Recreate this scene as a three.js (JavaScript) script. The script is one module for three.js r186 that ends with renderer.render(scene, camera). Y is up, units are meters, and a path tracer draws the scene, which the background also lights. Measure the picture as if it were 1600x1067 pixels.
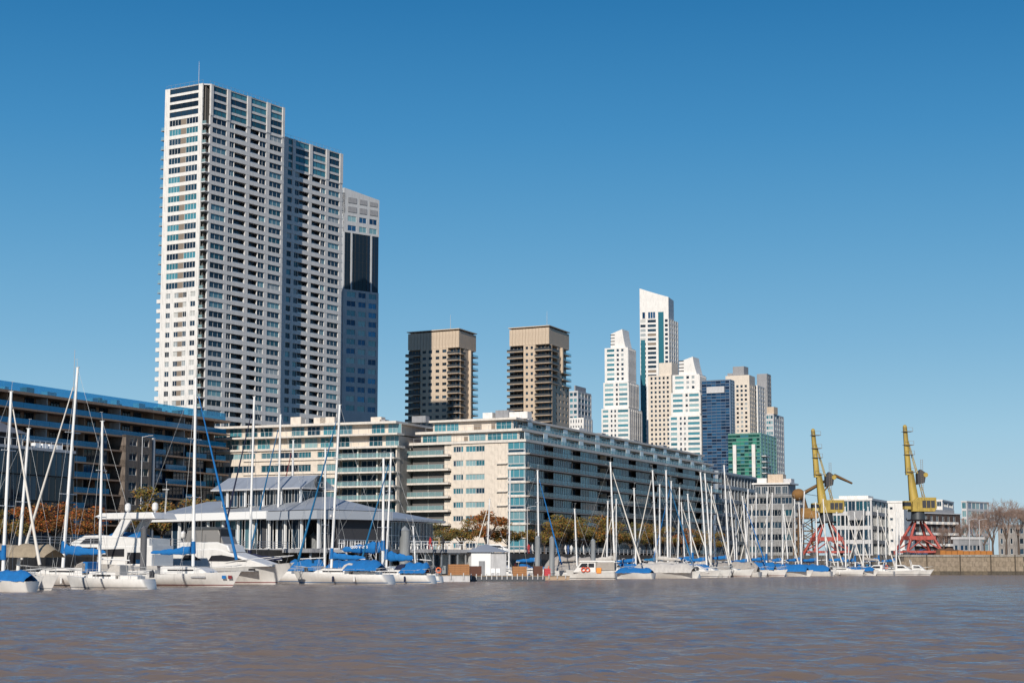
import * as THREE from 'three';
import { mergeGeometries, mergeVertices } from 'three/addons/utils/BufferGeometryUtils.js';
import { RoundedBoxGeometry } from 'three/addons/geometries/RoundedBoxGeometry.js';
import { FontLoader } from 'three/addons/loaders/FontLoader.js';
import { TextGeometry } from 'three/addons/geometries/TextGeometry.js';

// ------------------------------------------------------------ camera, sky, sun
const scene = new THREE.Scene();
const F = 2850, EYE = 2.4, PITCH = Math.atan((881 - 533.5) / F);
const camera = new THREE.PerspectiveCamera(2 * Math.atan(533.5 / F) * 180 / Math.PI, 1600 / 1067, 0.5, 12000);
camera.position.set(0, EYE, 0);
camera.rotation.x = PITCH;
scene.add(camera);

const lin = (c) => (c <= 0.04045 ? c / 12.92 : Math.pow((c + 0.055) / 1.055, 2.4));
{
  const stops = [[-90, 120, 112, 106], [-3, 150, 150, 150], [-0.5, 181, 200, 209], [1.5, 174, 200, 213], [4, 152, 192, 214], [7, 119, 171, 205], [10, 93, 154, 196], [13.5, 66, 135, 185], [18, 41, 112, 166], [35, 33, 94, 152], [90, 25, 73, 132]];
  const w = 8, h = 1024, d = new Float32Array(w * h * 4);
  for (let j = 0; j < h; j++) {
    const el = (j + 0.5) / h * 180 - 90;
    let k = 0; while (k < stops.length - 2 && stops[k + 1][0] < el) k++;
    const a = stops[k], b = stops[k + 1], t = Math.min(1, Math.max(0, (el - a[0]) / (b[0] - a[0])));
    for (let i = 0; i < w; i++) for (let c = 0; c < 4; c++) d[(j * w + i) * 4 + c] = c == 3 ? 1 : lin((a[c + 1] + (b[c + 1] - a[c + 1]) * t) / 255);
  }
  const sky = new THREE.DataTexture(d, w, h, THREE.RGBAFormat, THREE.FloatType);
  sky.mapping = THREE.EquirectangularReflectionMapping; sky.magFilter = THREE.LinearFilter; sky.needsUpdate = true;
  scene.background = sky; scene.environment = sky;
}
const SUN_EL = 28 * Math.PI / 180, SUN_AZ = 14.5 * Math.PI / 180;      // the sun stands behind the camera, a little to the left
const sun = new THREE.DirectionalLight(new THREE.Color(1, 0.93, 0.83), 4.6);
sun.position.set(-Math.sin(SUN_AZ) * Math.cos(SUN_EL) * 900, Math.sin(SUN_EL) * 900, Math.cos(SUN_AZ) * Math.cos(SUN_EL) * 900 - 500);
sun.target.position.set(0, 0, -500); scene.add(sun, sun.target);
sun.castShadow = true; sun.shadow.radius = 1; sun.shadow.mapSize.set(4096, 4096);
Object.assign(sun.shadow.camera, { left: -450, right: 450, top: 450, bottom: -250, near: 10, far: 2500 });

const renderer = new THREE.WebGLRenderer({ antialias: true });
renderer.toneMapping = THREE.LinearToneMapping; renderer.toneMappingExposure = 1.1;
renderer.shadowMap.enabled = true;

// ------------------------------------------------------------ helpers
let seed = 12345;
const rnd = () => { seed = (seed * 1664525 + 1013904223) >>> 0; return seed / 4294967296; };
const rr = (a, b) => a + (b - a) * rnd();
const pick = (a) => a[Math.floor(rnd() * a.length)];
const cp = Math.cos(PITCH), sp = Math.sin(PITCH);
// height above the water of what is seen at picture row py, Z metres in front; and sideways place of column px there
const HY = (py, Z) => EYE + Z * Math.tan(PITCH + Math.atan((533.5 - py) / F));
const PX = (px, Z, y = EYE) => (px - 800) / F * (Z * cp + (y - EYE) * sp);
const ZW = (py) => EYE * F / (py - 881);                                // distance of the water seen at row py
const V = (x, y, z) => new THREE.Vector3(x, y, z);
const C = (r, g, b) => new THREE.Color().setRGB(r, g, b);
const M = (color, roughness = 0.8, metalness = 0, extra = {}) => new THREE.MeshStandardMaterial({ color: Array.isArray(color) ? C(...color) : color, roughness, metalness, ...extra });

function fbm(n, oct, fx0, fy0, s0) {                                    // tiling value noise
  const out = new Float32Array(n * n); let amp = 1, tot = 0, fx = fx0, fy = fy0;
  for (let o = 0; o < oct; o++) {
    const g = new Float32Array(fx * fy); let s = s0 + o * 77;
    for (let i = 0; i < g.length; i++) { s = (s * 1664525 + 1013904223) >>> 0; g[i] = s / 4294967296; }
    for (let y = 0; y < n; y++) for (let x = 0; x < n; x++) {
      const u = x / n * fx, v = y / n * fy, x0 = Math.floor(u), y0 = Math.floor(v), a = u - x0, b = v - y0;
      const sa = a * a * (3 - 2 * a), sb = b * b * (3 - 2 * b), x1 = (x0 + 1) % fx, y1 = (y0 + 1) % fy;
      out[y * n + x] += amp * ((g[y0 * fx + x0] * (1 - sa) + g[y0 * fx + x1] * sa) * (1 - sb) + (g[y1 * fx + x0] * (1 - sa) + g[y1 * fx + x1] * sa) * sb);
    }
    tot += amp; amp *= 0.55; fx *= 2; fy *= 2;
  }
  for (let i = 0; i < out.length; i++) out[i] /= tot;
  return out;
}
function tex(n, fn, metres, srgb = true) {                              // fn(i) -> [r, g, b] in 0..1
  const d = new Uint8Array(n * n * 4);
  for (let i = 0; i < n * n; i++) { const c = fn(i); d[i * 4] = c[0] * 255; d[i * 4 + 1] = c[1] * 255; d[i * 4 + 2] = c[2] * 255; d[i * 4 + 3] = 255; }
  const t = new THREE.DataTexture(d, n, n); t.wrapS = t.wrapT = THREE.RepeatWrapping; t.magFilter = THREE.LinearFilter;
  if (srgb) t.colorSpace = THREE.SRGBColorSpace;
  t.repeat.set(1 / metres, 1 / metres); t.needsUpdate = true; return t;
}
const n1 = fbm(256, 5, 4, 4, 5), n2 = fbm(256, 4, 24, 24, 9), nv = fbm(256, 4, 48, 3, 21);
const mott = (lo, hi, metres, streak = 0) => tex(256, (i) => { const v = Math.min(1, Math.max(0, lo + (hi - lo) * (0.55 * n1[i] + 0.45 * n2[i]) - streak * Math.max(0, nv[i] - 0.5))); return [v, v, v]; }, metres);
const T_wall = mott(0.86, 1.0, 9, 0.35), T_conc = mott(0.62, 1.0, 7, 0.6), T_cloth = mott(0.72, 1.0, 1.7), T_hull = mott(0.88, 1.0, 6, 0.1);

const used = {};
function named(n) { const k = used[n] = (used[n] ?? -1) + 1; return k ? `${n}_${String(k).padStart(3, '0')}` : n; }
function shade(o) { o.castShadow = o.receiveShadow = true; return o; }
function thing(name, label, category, p = [0, 0, 0], group, kind) {
  const o = new THREE.Group(); o.name = named(name); o.position.set(...p); scene.add(o);
  o.userData = { label, category }; if (group) o.userData.group = group; if (kind) o.userData.kind = kind;
  return o;
}
function mesh(name, geo, mat, parent, p) { const m = shade(new THREE.Mesh(geo, mat)); m.name = parent ? name : named(name); if (p) m.position.set(...p); (parent ?? scene).add(m); return m; }
function stuff(m) { m.userData.kind = 'stuff'; return m; }
function structure(name, geo, mat) { const m = mesh(name, geo, mat, null); m.userData.kind = 'structure'; return m; }

const boxes = new Map();
function boxGeo(w, h, d) {                                              // uv in metres
  const k = [w, h, d].map((v) => v.toFixed(3)).join();
  if (boxes.has(k)) return boxes.get(k);
  const g = new THREE.BoxGeometry(w, h, d), uv = g.attributes.uv, s = [[d, h], [d, h], [w, d], [w, d], [w, h], [w, h]];
  for (let i = 0; i < 24; i++) { const [a, b] = s[Math.floor(i / 4)]; uv.setXY(i, uv.getX(i) * a, uv.getY(i) * b); }
  boxes.set(k, g); return g;
}
const tr = (g, x, y, z) => g.clone().translate(x, y, z);
function merged(list) { return mergeGeometries(list.map((g) => { const c = g.index ? g.toNonIndexed() : g.clone(); for (const k of Object.keys(c.attributes)) if (!['position', 'normal', 'uv'].includes(k)) c.deleteAttribute(k); return c; })); }
function rod(a, b, r0, r1 = r0, n = 8) {                                // tapered bar between two points
  const d = b.clone().sub(a), g = new THREE.CylinderGeometry(r1, r0, d.length(), n, 1);
  g.applyQuaternion(new THREE.Quaternion().setFromUnitVectors(V(0, 1, 0), d.clone().normalize()));
  return g.translate(...a.clone().add(b).multiplyScalar(0.5).toArray());
}
function tube(pts, r, n = 8, seg = 24) { return new THREE.TubeGeometry(new THREE.CatmullRomCurve3(pts), seg, r, n, false); }
function poly(pts, y0, y1) {                                            // prism over a plan outline [[x, z], ...]
  const s = new THREE.Shape(pts.map(([x, z]) => new THREE.Vector2(x, -z)));
  return new THREE.ExtrudeGeometry(s, { depth: y1 - y0, bevelEnabled: false }).rotateX(-Math.PI / 2).translate(0, y0, 0);
}
// ------------------------------------------------------------ materials
const mat = {
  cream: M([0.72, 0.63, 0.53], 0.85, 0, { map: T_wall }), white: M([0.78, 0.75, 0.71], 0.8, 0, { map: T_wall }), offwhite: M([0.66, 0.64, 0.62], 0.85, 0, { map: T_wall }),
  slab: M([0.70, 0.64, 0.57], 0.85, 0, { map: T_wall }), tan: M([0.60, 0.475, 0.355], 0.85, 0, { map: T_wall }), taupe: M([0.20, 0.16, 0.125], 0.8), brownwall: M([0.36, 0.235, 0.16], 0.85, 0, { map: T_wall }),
  greypanel: M([0.30, 0.30, 0.31], 0.7, 0, { map: T_wall }), pale: M([0.56, 0.55, 0.55], 0.8, 0, { map: T_wall }), dark: M([0.035, 0.035, 0.04], 0.7), black: M([0.015, 0.015, 0.017], 0.6),
  concrete: M([0.36, 0.33, 0.29], 0.9, 0, { map: T_conc }), roofgrey: M([0.40, 0.42, 0.45], 0.55, 0.2), steel: M([0.42, 0.42, 0.42], 0.45, 0.6), frame: M([0.55, 0.55, 0.54], 0.5, 0.3), darkframe: M([0.05, 0.055, 0.06], 0.5, 0.3),
  rail: M([0.55, 0.55, 0.55], 0.4, 0.5), whitepaint: M([0.78, 0.77, 0.75], 0.5), awning: M([0.6, 0.58, 0.55], 0.9),
};
const glass = (c, r = 0.06, m = 0.2) => new THREE.MeshPhysicalMaterial({ color: C(...c), roughness: r, metalness: m, specularIntensity: 0.5 });
const G = {
  dark: [glass([0.012, 0.025, 0.045]), glass([0.02, 0.045, 0.075]), glass([0.03, 0.06, 0.09]), glass([0.012, 0.02, 0.03])],
  teal: [glass([0.02, 0.08, 0.11]), glass([0.035, 0.15, 0.19]), glass([0.07, 0.24, 0.29]), glass([0.015, 0.045, 0.075])],
  pale: [glass([0.16, 0.30, 0.33], 0.15, 0.2), glass([0.24, 0.38, 0.40], 0.2, 0.15), glass([0.10, 0.21, 0.25], 0.1, 0.25)],
  curtain: [glass([0.42, 0.42, 0.40], 0.3, 0.05), glass([0.30, 0.33, 0.34], 0.25, 0.1)],
  blue: [glass([0.012, 0.045, 0.10], 0.05, 0.35), glass([0.025, 0.09, 0.18], 0.05, 0.35), glass([0.008, 0.02, 0.05], 0.05, 0.35)],
  green: [glass([0.012, 0.09, 0.065], 0.08, 0.3), glass([0.05, 0.25, 0.17], 0.08, 0.3), glass([0.008, 0.04, 0.04], 0.06, 0.3)],
};
G.tower = [...G.dark, ...G.dark, G.teal[0], G.teal[3], G.pale[2], G.pale[2], G.pale[0], G.curtain[1]];
G.lit = [...G.teal, ...G.pale, G.dark[1]];
const pane = (c, t) => new THREE.MeshPhysicalMaterial({ color: C(...c), roughness: 0.04, transmission: t, thickness: 0, ior: 1.5, specularIntensity: 0.45 });
const balGlass = pane([0.62, 0.76, 0.80], 0.92), blueGlass = glass([0.002, 0.12, 0.26], 0.12, 0.25), screenGlass = pane([0.25, 0.62, 0.82], 0.8), clearGlass = pane([0.62, 0.82, 0.84], 0.85);

// ------------------------------------------------------------ water, quay, ground
const QY = 4.3;
{
  const waves = []; seed = 99;
  for (let i = 0; i < 40; i++) {
    const L = 0.34 * Math.pow(10, rnd()), a = rr(-0.6, 0.6) + 1.5, k = 2 * Math.PI / L;
    waves.push([k * Math.cos(a), k * Math.sin(a), rnd() * 6.28, 0.0105 * Math.pow(L, 0.85), L]);
  }
  const rows = [[-150], [-60], [0], [14]]; let z = 24;
  while (z < 440) { rows.push([z]); z += 0.13 * Math.max(1, Math.pow(z / 42, 1.55)); }
  for (const q of [460, 800, 2000, 7000]) rows.push([q]);
  const NC = 430, pos = [], uv = [], idx = [];
  rows.forEach(([z], j) => {
    const hw = 45 + 0.36 * Math.max(z, 0), dz = j > 4 ? z - rows[j - 1][0] : 1;
    for (let i = 0; i <= NC + 2; i++) {
      const u = (i - 1) / NC * 2 - 1; let x = u * hw; if (i == 0) x = -6000; if (i == NC + 2) x = 6000;
      let y = 0;
      if (i > 0 && i < NC + 2 && z > 20 && z < 440) for (const [kx, kz, ph, A, L] of waves) { const f = Math.min(1, Math.max(0, L / (2.2 * dz) - 0.4)); if (f) y += f * A * Math.sin(kx * x + kz * z + ph); }
      pos.push(x, y, -z); uv.push(x, z);
    }
  });
  const W1 = NC + 3;
  for (let j = 0; j < rows.length - 1; j++) for (let i = 0; i < W1 - 1; i++) { const a = j * W1 + i; idx.push(a, a + 1, a + W1, a + 1, a + W1 + 1, a + W1); }
  const g = new THREE.BufferGeometry(); g.setAttribute('position', new THREE.Float32BufferAttribute(pos, 3)); g.setAttribute('uv', new THREE.Float32BufferAttribute(uv, 2)); g.setIndex(idx); g.computeVertexNormals();
  const nb = fbm(512, 5, 14, 26, 31), rip = tex(512, (i) => { const v = nb[i]; return [v, v, v]; }, 11, false);
  structure('water', g, new THREE.MeshPhysicalMaterial({ color: C(1, 1, 1), roughness: 0.09, ior: 1.33, transmission: 1, thickness: 0, specularIntensity: 0.5, bumpMap: rip, bumpScale: 0.22 }));
  // the silt-laden water body just under the clear surface film
  const b = g.clone().translate(0, -0.06, 0), nn = b.attributes.normal; for (let i = 0; i < nn.count; i++) nn.setXYZ(i, 0, 1, 0);
  structure('muddy_water', b, M([0.262, 0.183, 0.128], 1, 0, { map: mott(0.86, 1.0, 60) }));
}
const qd = V(0.379, 0, -0.925), qn = V(0.925, 0, 0.379);                 // along the quay, and out over the water
const quayX = (Z) => -64.6 + 0.41 * (Z - 172.4);
{
  const end = [quayX(412), -412];
  const g = poly([[quayX(20), -20], end, [113.5, -406], [121, -440], [135, -440], [132, -400], [900, -300], [6000, -2000], [6000, -9000], [-6000, -9000], [-6000, -20]], -4, QY);
  structure('quay_ground', g, M([0.13, 0.115, 0.10], 0.95, 0, { map: T_conc }));
}
// ------------------------------------------------------------ facade kit
const winGeos = new Map();
function winGeo(w, h, nv, nh, fr = 0.07, dp = 0.1) {                    // pane (material 0) and its bars (material 1)
  nv = Math.max(1, nv); const k = [w.toFixed(2), h.toFixed(2), nv, nh, fr, dp].join(); if (winGeos.has(k)) return winGeos.get(k);
  const bars = [tr(boxGeo(w, fr, dp), 0, h / 2 - fr / 2, dp / 2), tr(boxGeo(w, fr, dp), 0, -h / 2 + fr / 2, dp / 2)];
  for (let i = 0; i <= nv; i++) bars.push(tr(boxGeo(fr, h - 2 * fr, dp * 0.96), -w / 2 + fr / 2 + (w - fr) * i / nv, 0, dp / 2));
  for (let i = 1; i < nh; i++) bars.push(tr(boxGeo(w - 2 * fr, fr, dp * 0.9), 0, -h / 2 + h * i / nh, dp / 2));
  const g = mergeGeometries([merged([boxGeo(w - 0.02, h - 0.02, 0.04)]), merged(bars)], true); winGeos.set(k, g); return g;
}
class Fac {                                                             // a wall plane from plan point A (left) to B (right), seen from outside; x along, y up, z out
  constructor(t, A, B) {
    this.t = t; this.A = V(A[0], 0, A[1]); const d = V(B[0] - A[0], 0, B[1] - A[1]); this.len = d.length(); this.ang = Math.atan2(-d.z, d.x);
    this.ux = d.normalize(); this.uz = V(-this.ux.z, 0, this.ux.x); this.acc = new Map();
  }
  pt(x, y, z) { return this.A.clone().addScaledVector(this.ux, x).addScaledVector(this.uz, z).setY(y); }
  put(name, geo, m, x, y, z, parent) {
    const o = mesh(name, geo, m, parent ?? this.t), p = this.pt(x, y, z);
    if (parent) { const q = V(x - parent.userData_x[0], y - parent.userData_x[1], z - parent.userData_x[2]); o.position.copy(q); } else { o.position.copy(p.sub(this.t.position)); o.rotation.y = this.ang; }
    o.userData_x = [x, y, z]; return o;
  }
  box(name, m, x0, x1, y0, y1, z0, z1, parent) { return this.put(name, boxGeo(x1 - x0, y1 - y0, z1 - z0), m, (x0 + x1) / 2, (y0 + y1) / 2, (z0 + z1) / 2, parent); }
  add(name, m, x0, x1, y0, y1, z0, z1) { this.addGeo(name, m, boxGeo(x1 - x0, y1 - y0, z1 - z0), (x0 + x1) / 2, (y0 + y1) / 2, (z0 + z1) / 2); }   // joined later
  addGeo(name, m, geo, x, y, z) { const k = name + m.uuid; if (!this.acc.has(k)) this.acc.set(k, [name, m, []]); this.acc.get(k)[2].push(tr(geo, x, y, z)); }
  flush(kindStuff = []) { for (const [name, m, l] of this.acc.values()) { const o = this.put(name, merged(l), m, 0, 0, 0); if (kindStuff.includes(name)) stuff(o); } this.acc.clear(); }
  win(x0, x1, y0, y1, z, nv, nh, set, fm = mat.frame, fr, dp) { return this.put('window', winGeo(x1 - x0, y1 - y0, nv, nh, fr, dp), [pick(set), fm], (x0 + x1) / 2, (y0 + y1) / 2, z); }
  railing(x0, x1, y, z, h = 1.0, step = 1.6, m = mat.rail, glassM = null) {     // one railing: rail, posts, glass in one part with panel below it
    const l = [tr(boxGeo(x1 - x0, 0.05, 0.06), 0, h, 0)], n = Math.max(1, Math.round((x1 - x0) / step));
    for (let i = 0; i <= n; i++) l.push(tr(boxGeo(0.05, h, 0.05), -(x1 - x0) / 2 + 0.03 + (x1 - x0 - 0.06) * i / n, h / 2, 0));
    const o = this.put('railing', merged(l), m, (x0 + x1) / 2, y, z);
    if (glassM) this.box('glass_panel', glassM, x0 + 0.05, x1 - 0.05, y + 0.08, y + h - 0.06, z - 0.015, z + 0.015, o);
    return o;
  }
}
// wall of storeys: cols = [[x0, x1, type, set?]] type w window, p panel, b balcony recess; bands and piers stand proud of the recessed core
function storeys(f, o) {
  const { y0, n, fh, sill = 0.9, head = 0.35, cols, wall, z = 0, thick = 0.5, merge = false, fm, nh = 1, set = G.tower } = o, len = o.len ?? f.len, xs = o.x0 ?? 0;
  const bx = (nm, ...a) => (merge ? f.add(nm, ...a) : f.box(nm, ...a));
  for (let i = 0; i < n; i++) {
    const y = y0 + i * fh, a = y + sill, b = y + fh - head, m = typeof wall == 'function' ? wall(i) : wall;
    bx(merge ? 'wall_bands' : 'wall_band', m, xs, xs + len, (i ? y - head : y), a, z - thick, z + (o.proud ?? 0));
    if (i == n - 1) bx(merge ? 'wall_bands' : 'wall_band', m, xs, xs + len, b, y + fh, z - thick, z + (o.proud ?? 0));
    for (const [c0, c1, ty, st, nvv] of cols) {
      if (ty == 'w') { if (merge) f.addGeo('windows', pick(st ?? set), boxGeo(c1 - c0, b - a, 0.05), (c0 + c1) / 2, (a + b) / 2, z - 0.22); else f.win(c0, c1, a, b, z - 0.25, nvv ?? Math.max(1, Math.round((c1 - c0) / 1.3)), nh, st ?? set, fm, o.fr, o.dp); }
      if (ty == 'p') bx(merge ? 'wall_panels' : 'wall_panel', o.panel ?? mat.taupe, c0, c1, a, b, z - 0.3, z - 0.08);
      if (ty == 'b') {
        if (merge) f.addGeo('windows', pick(G.dark), boxGeo(c1 - c0, b - a, 0.05), (c0 + c1) / 2, (a + b) / 2, z - 1.4);
        else { f.win(c0, c1, y + 0.02, b, z - 1.45, Math.max(1, Math.round((c1 - c0) / 1.6)), 1, G.dark, mat.darkframe); }
        if (o.rail) bx(merge ? 'railings' : 'railing', o.rail, c0, c1, a, a + 0.35, z - 0.1, z - 0.06);
      }
    }
  }
  const solid = []; let x = xs; for (const [c0, c1] of cols) { if (c0 > x + 0.02) solid.push([x, c0]); x = c1; } if (xs + len > x + 0.02) solid.push([x, xs + len]);
  for (const [a, b] of solid) bx(merge ? 'piers' : 'pier', typeof wall == 'function' ? wall(0) : (o.pier ?? wall), a, b, y0, y0 + n * fh - 0.01, z - thick - 0.02, z + (o.pierProud ?? 0.01));
}
const inset = (A, ux, d) => [A[0] + ux[0] * d, A[1] + ux[1] * d];
const dirAt = (deg) => [Math.sin(deg * Math.PI / 180), -Math.cos(deg * Math.PI / 180)];      // plan direction, degrees right of straight ahead
const step = (p, d, s) => [p[0] + d[0] * s, p[1] + d[1] * s];
// ------------------------------------------------------------ buildings
const extent = (K, d, px, h) => { const q = (px - 800) / F; return (q * (-K[1] * cp + (h - EYE) * sp) - K[0]) / (d[0] + q * d[1] * cp); };
function sAt(f, px, y) { const d = [f.ux.x, f.ux.z]; return extent([f.A.x, f.A.z], d, px, y); }     // metres along a wall
function offsetPoly(pts, d) {
  const n = pts.length, cx = pts.reduce((a, p) => a + p[0], 0) / n, cz = pts.reduce((a, p) => a + p[1], 0) / n;
  const lines = pts.map((p, i) => { const q = pts[(i + 1) % n]; let nx = -(q[1] - p[1]), nz = q[0] - p[0]; const l = Math.hypot(nx, nz); nx /= l; nz /= l; if ((cx - p[0]) * nx + (cz - p[1]) * nz < 0) { nx = -nx; nz = -nz; } return [nx, nz, nx * p[0] + nz * p[1] + (Array.isArray(d) ? d[i] : d)]; });
  return pts.map((_, i) => { const a = lines[(i + n - 1) % n], b = lines[i], D = a[0] * b[1] - a[1] * b[0]; return [(a[2] * b[1] - a[1] * b[2]) / D, (a[0] * b[2] - a[2] * b[0]) / D]; });
}
const local = (t, pts) => pts.map(([x, z]) => [x - t.position.x, z - t.position.z]);
function bodyAt(t, pts, y0, y1, m, name = 'body') { return mesh(name, poly(local(t, pts), y0 - t.position.y, y1 - t.position.y), m, t); }

// --- the two tall white apartment towers
const dTL = dirAt(-58.5), dTR = dirAt(32.5);
function tallTower(label, A1, lenL, R0, lenR, roofY, crown, colsR, second) {
  const t = thing('apartment_tower', label, 'tower', [A1[0], 0, A1[1]], 'twin white apartment towers');
  const A0 = step(A1, dTL, lenL), R1 = step(R0, dTR, lenR), back = step(R1, dTL, lenL);
  const fh = 3.35, low = HY(second ? 668 : 690, 625), top = roofY - crown, n = Math.floor((top - low) / fh), yb = top - n * fh;
  bodyAt(t, second ? offsetPoly([A0, A1, R1, back], [1.7, 1.7, 0.6, 0.6]) : offsetPoly([A0, A1, R0, R1, back], [1.7, 0.9, 1.7, 0.6, 0.6]), QY, roofY - 0.4, M([0.11, 0.10, 0.09], 0.9));
  bodyAt(t, second ? [A0, A1, R1, back] : [A0, A1, step(A1, dTR, 0.8), R0, R1, back], roofY - 0.4, roofY, mat.offwhite, 'roof_slab');
  const fr = new Fac(t, R0, R1), fl = new Fac(t, A0, A1);
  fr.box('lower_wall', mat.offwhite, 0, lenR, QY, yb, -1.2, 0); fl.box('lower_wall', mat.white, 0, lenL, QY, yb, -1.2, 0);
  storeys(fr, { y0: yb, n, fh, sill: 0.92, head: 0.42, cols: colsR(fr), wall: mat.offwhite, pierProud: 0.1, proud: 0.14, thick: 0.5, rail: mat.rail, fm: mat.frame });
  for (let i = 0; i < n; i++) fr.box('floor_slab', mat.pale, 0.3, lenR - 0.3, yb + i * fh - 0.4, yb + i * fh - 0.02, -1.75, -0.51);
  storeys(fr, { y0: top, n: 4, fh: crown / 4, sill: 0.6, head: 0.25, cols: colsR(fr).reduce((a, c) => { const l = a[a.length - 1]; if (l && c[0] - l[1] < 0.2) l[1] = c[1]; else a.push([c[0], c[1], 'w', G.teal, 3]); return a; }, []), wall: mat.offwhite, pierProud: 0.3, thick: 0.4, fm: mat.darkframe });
  if (!second) {
    const s = (px, y) => sAt(fl, px, y), yc = HY(455, 614), k = Math.round((yc - yb) / fh);
    const lo = [[s(260, 110), s(267, 110), 'w', [...G.curtain, ...G.dark], 2], [s(273, 110), s(279.5, 110), 'w', [...G.curtain, ...G.dark], 2], [s(279.5, 110), s(286.5, 110), 'p'], [s(286.5, 110), s(292.5, 110), 'w', [...G.curtain, ...G.dark], 2], [s(298, 110), s(306, 110), 'w', [...G.curtain, G.curtain[0], ...G.dark], 2]];
    const up = [[s(263.5, 150), s(281.5, 150), 'w', [...G.dark, ...G.teal, G.teal[1], G.teal[2]], 4], [s(281.5, 150), s(290, 150), 'p'], [s(290, 150), s(308.5, 150), 'w', [...G.dark, ...G.teal, G.teal[2]], 4]];
    storeys(fl, { y0: yb, n: k, fh, sill: 0.9, head: 0.65, cols: lo, wall: mat.white, fm: mat.whitepaint });
    storeys(fl, { y0: yb + k * fh, n: n - k, fh, sill: 0.82, head: 0.4, cols: up, wall: mat.white, fm: mat.whitepaint });
    storeys(fl, { y0: top, n: 4, fh: crown / 4, sill: 0.6, head: 0.3, cols: [[up[0][0], up[2][1], 'w', G.dark, 5]], wall: mat.white, fm: mat.darkframe });
  }
  for (let i = 0; i < n; i++) {                                          // balconies in the corner notch and on the far side
    const y = yb + i * fh;
    if (!second) {
      const b = fl.box('balcony', mat.pale, lenL + 0.02, lenL + 1.95, y - 0.2, y + 0.15, -2.2, -0.1);
      fl.box('balustrade', clearGlass, lenL + 0.1, lenL + 1.7, y + 0.15, y + 1.2, -0.25, -0.18, b);
      const up = y > HY(470, 618);
      const c = fl.box('balcony', up ? mat.greypanel : mat.white, up ? -2.1 : -2.3, -0.02, y - 0.15, y + (up ? 0.15 : 1.2), -4, -0.6);
      if (up) fl.box('balustrade', clearGlass, -2.0, -0.1, y + 0.15, y + 1.2, -0.78, -0.7, c);
    } else {
      const c = fr.box('balcony', mat.pale, lenR + 0.02, lenR + 1.6, y - 0.15, y + 0.15, -5, -0.8);
      fr.box('balustrade', balGlass, lenR + 0.1, lenR + 1.5, y + 0.15, y + 1.2, -1.0, -0.92, c);
    }
  }
  fr.railing(0.2, lenR - 0.2, roofY, -0.5, 1.3, 2.2, mat.steel); if (!second) fl.railing(0.2, lenL - 0.2, roofY, -0.5, 1.3, 2.2, mat.steel);
  const p = fr.pt(second ? 9 : 0.5, 0, -6); mesh('antenna', new THREE.CylinderGeometry(0.05, 0.12, second ? 5 : 9, 6), mat.steel, t, [p.x - t.position.x, roofY + (second ? 2.5 : 4.5), p.z - t.position.z]);
  return t;
}
const tA1 = [PX(316, 610, 165), -610], tR0 = step(step(tA1, dTL, -1.7), dTR, 2.2);
const tLenR = extent(tR0, dTR, 444, 165);
tallTower('taller white apartment tower with a louvred crown and corner balconies', tA1, 17, tR0, tLenR, HY(131, 611), 11, (f) => { const s = (px) => sAt(f, px, 154); return [[s(331.5), s(353.5), 'w', null, 3], [s(358.5), s(366), 'w', null, 2], [s(366.2), s(385), 'b'], [s(390.5), s(405), 'b'], [s(405.2), s(415.5), 'w', null, 2], [s(421), s(440), 'w', null, 3]]; }, false);
{
  const B0 = step(step(tR0, dTR, tLenR + 0.6), [-Math.cos(32.5 * Math.PI / 180), -Math.sin(32.5 * Math.PI / 180)], 6);
  tallTower('lower white apartment tower adjoining the taller one on its right', B0, 17, B0, extent(B0, dTR, 535, 157), HY(240, 682), 11.5, (f) => { const s = (px) => sAt(f, px, 146); return [[s(449), s(456), 'w', null, 1], [s(460.5), s(467), 'w', null, 2], [s(467.2), s(482.5), 'b'], [s(487), s(501), 'b'], [s(501.2), s(508.5), 'w', null, 2], [s(513), s(530), 'w', null, 3]]; }, true);
}
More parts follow.
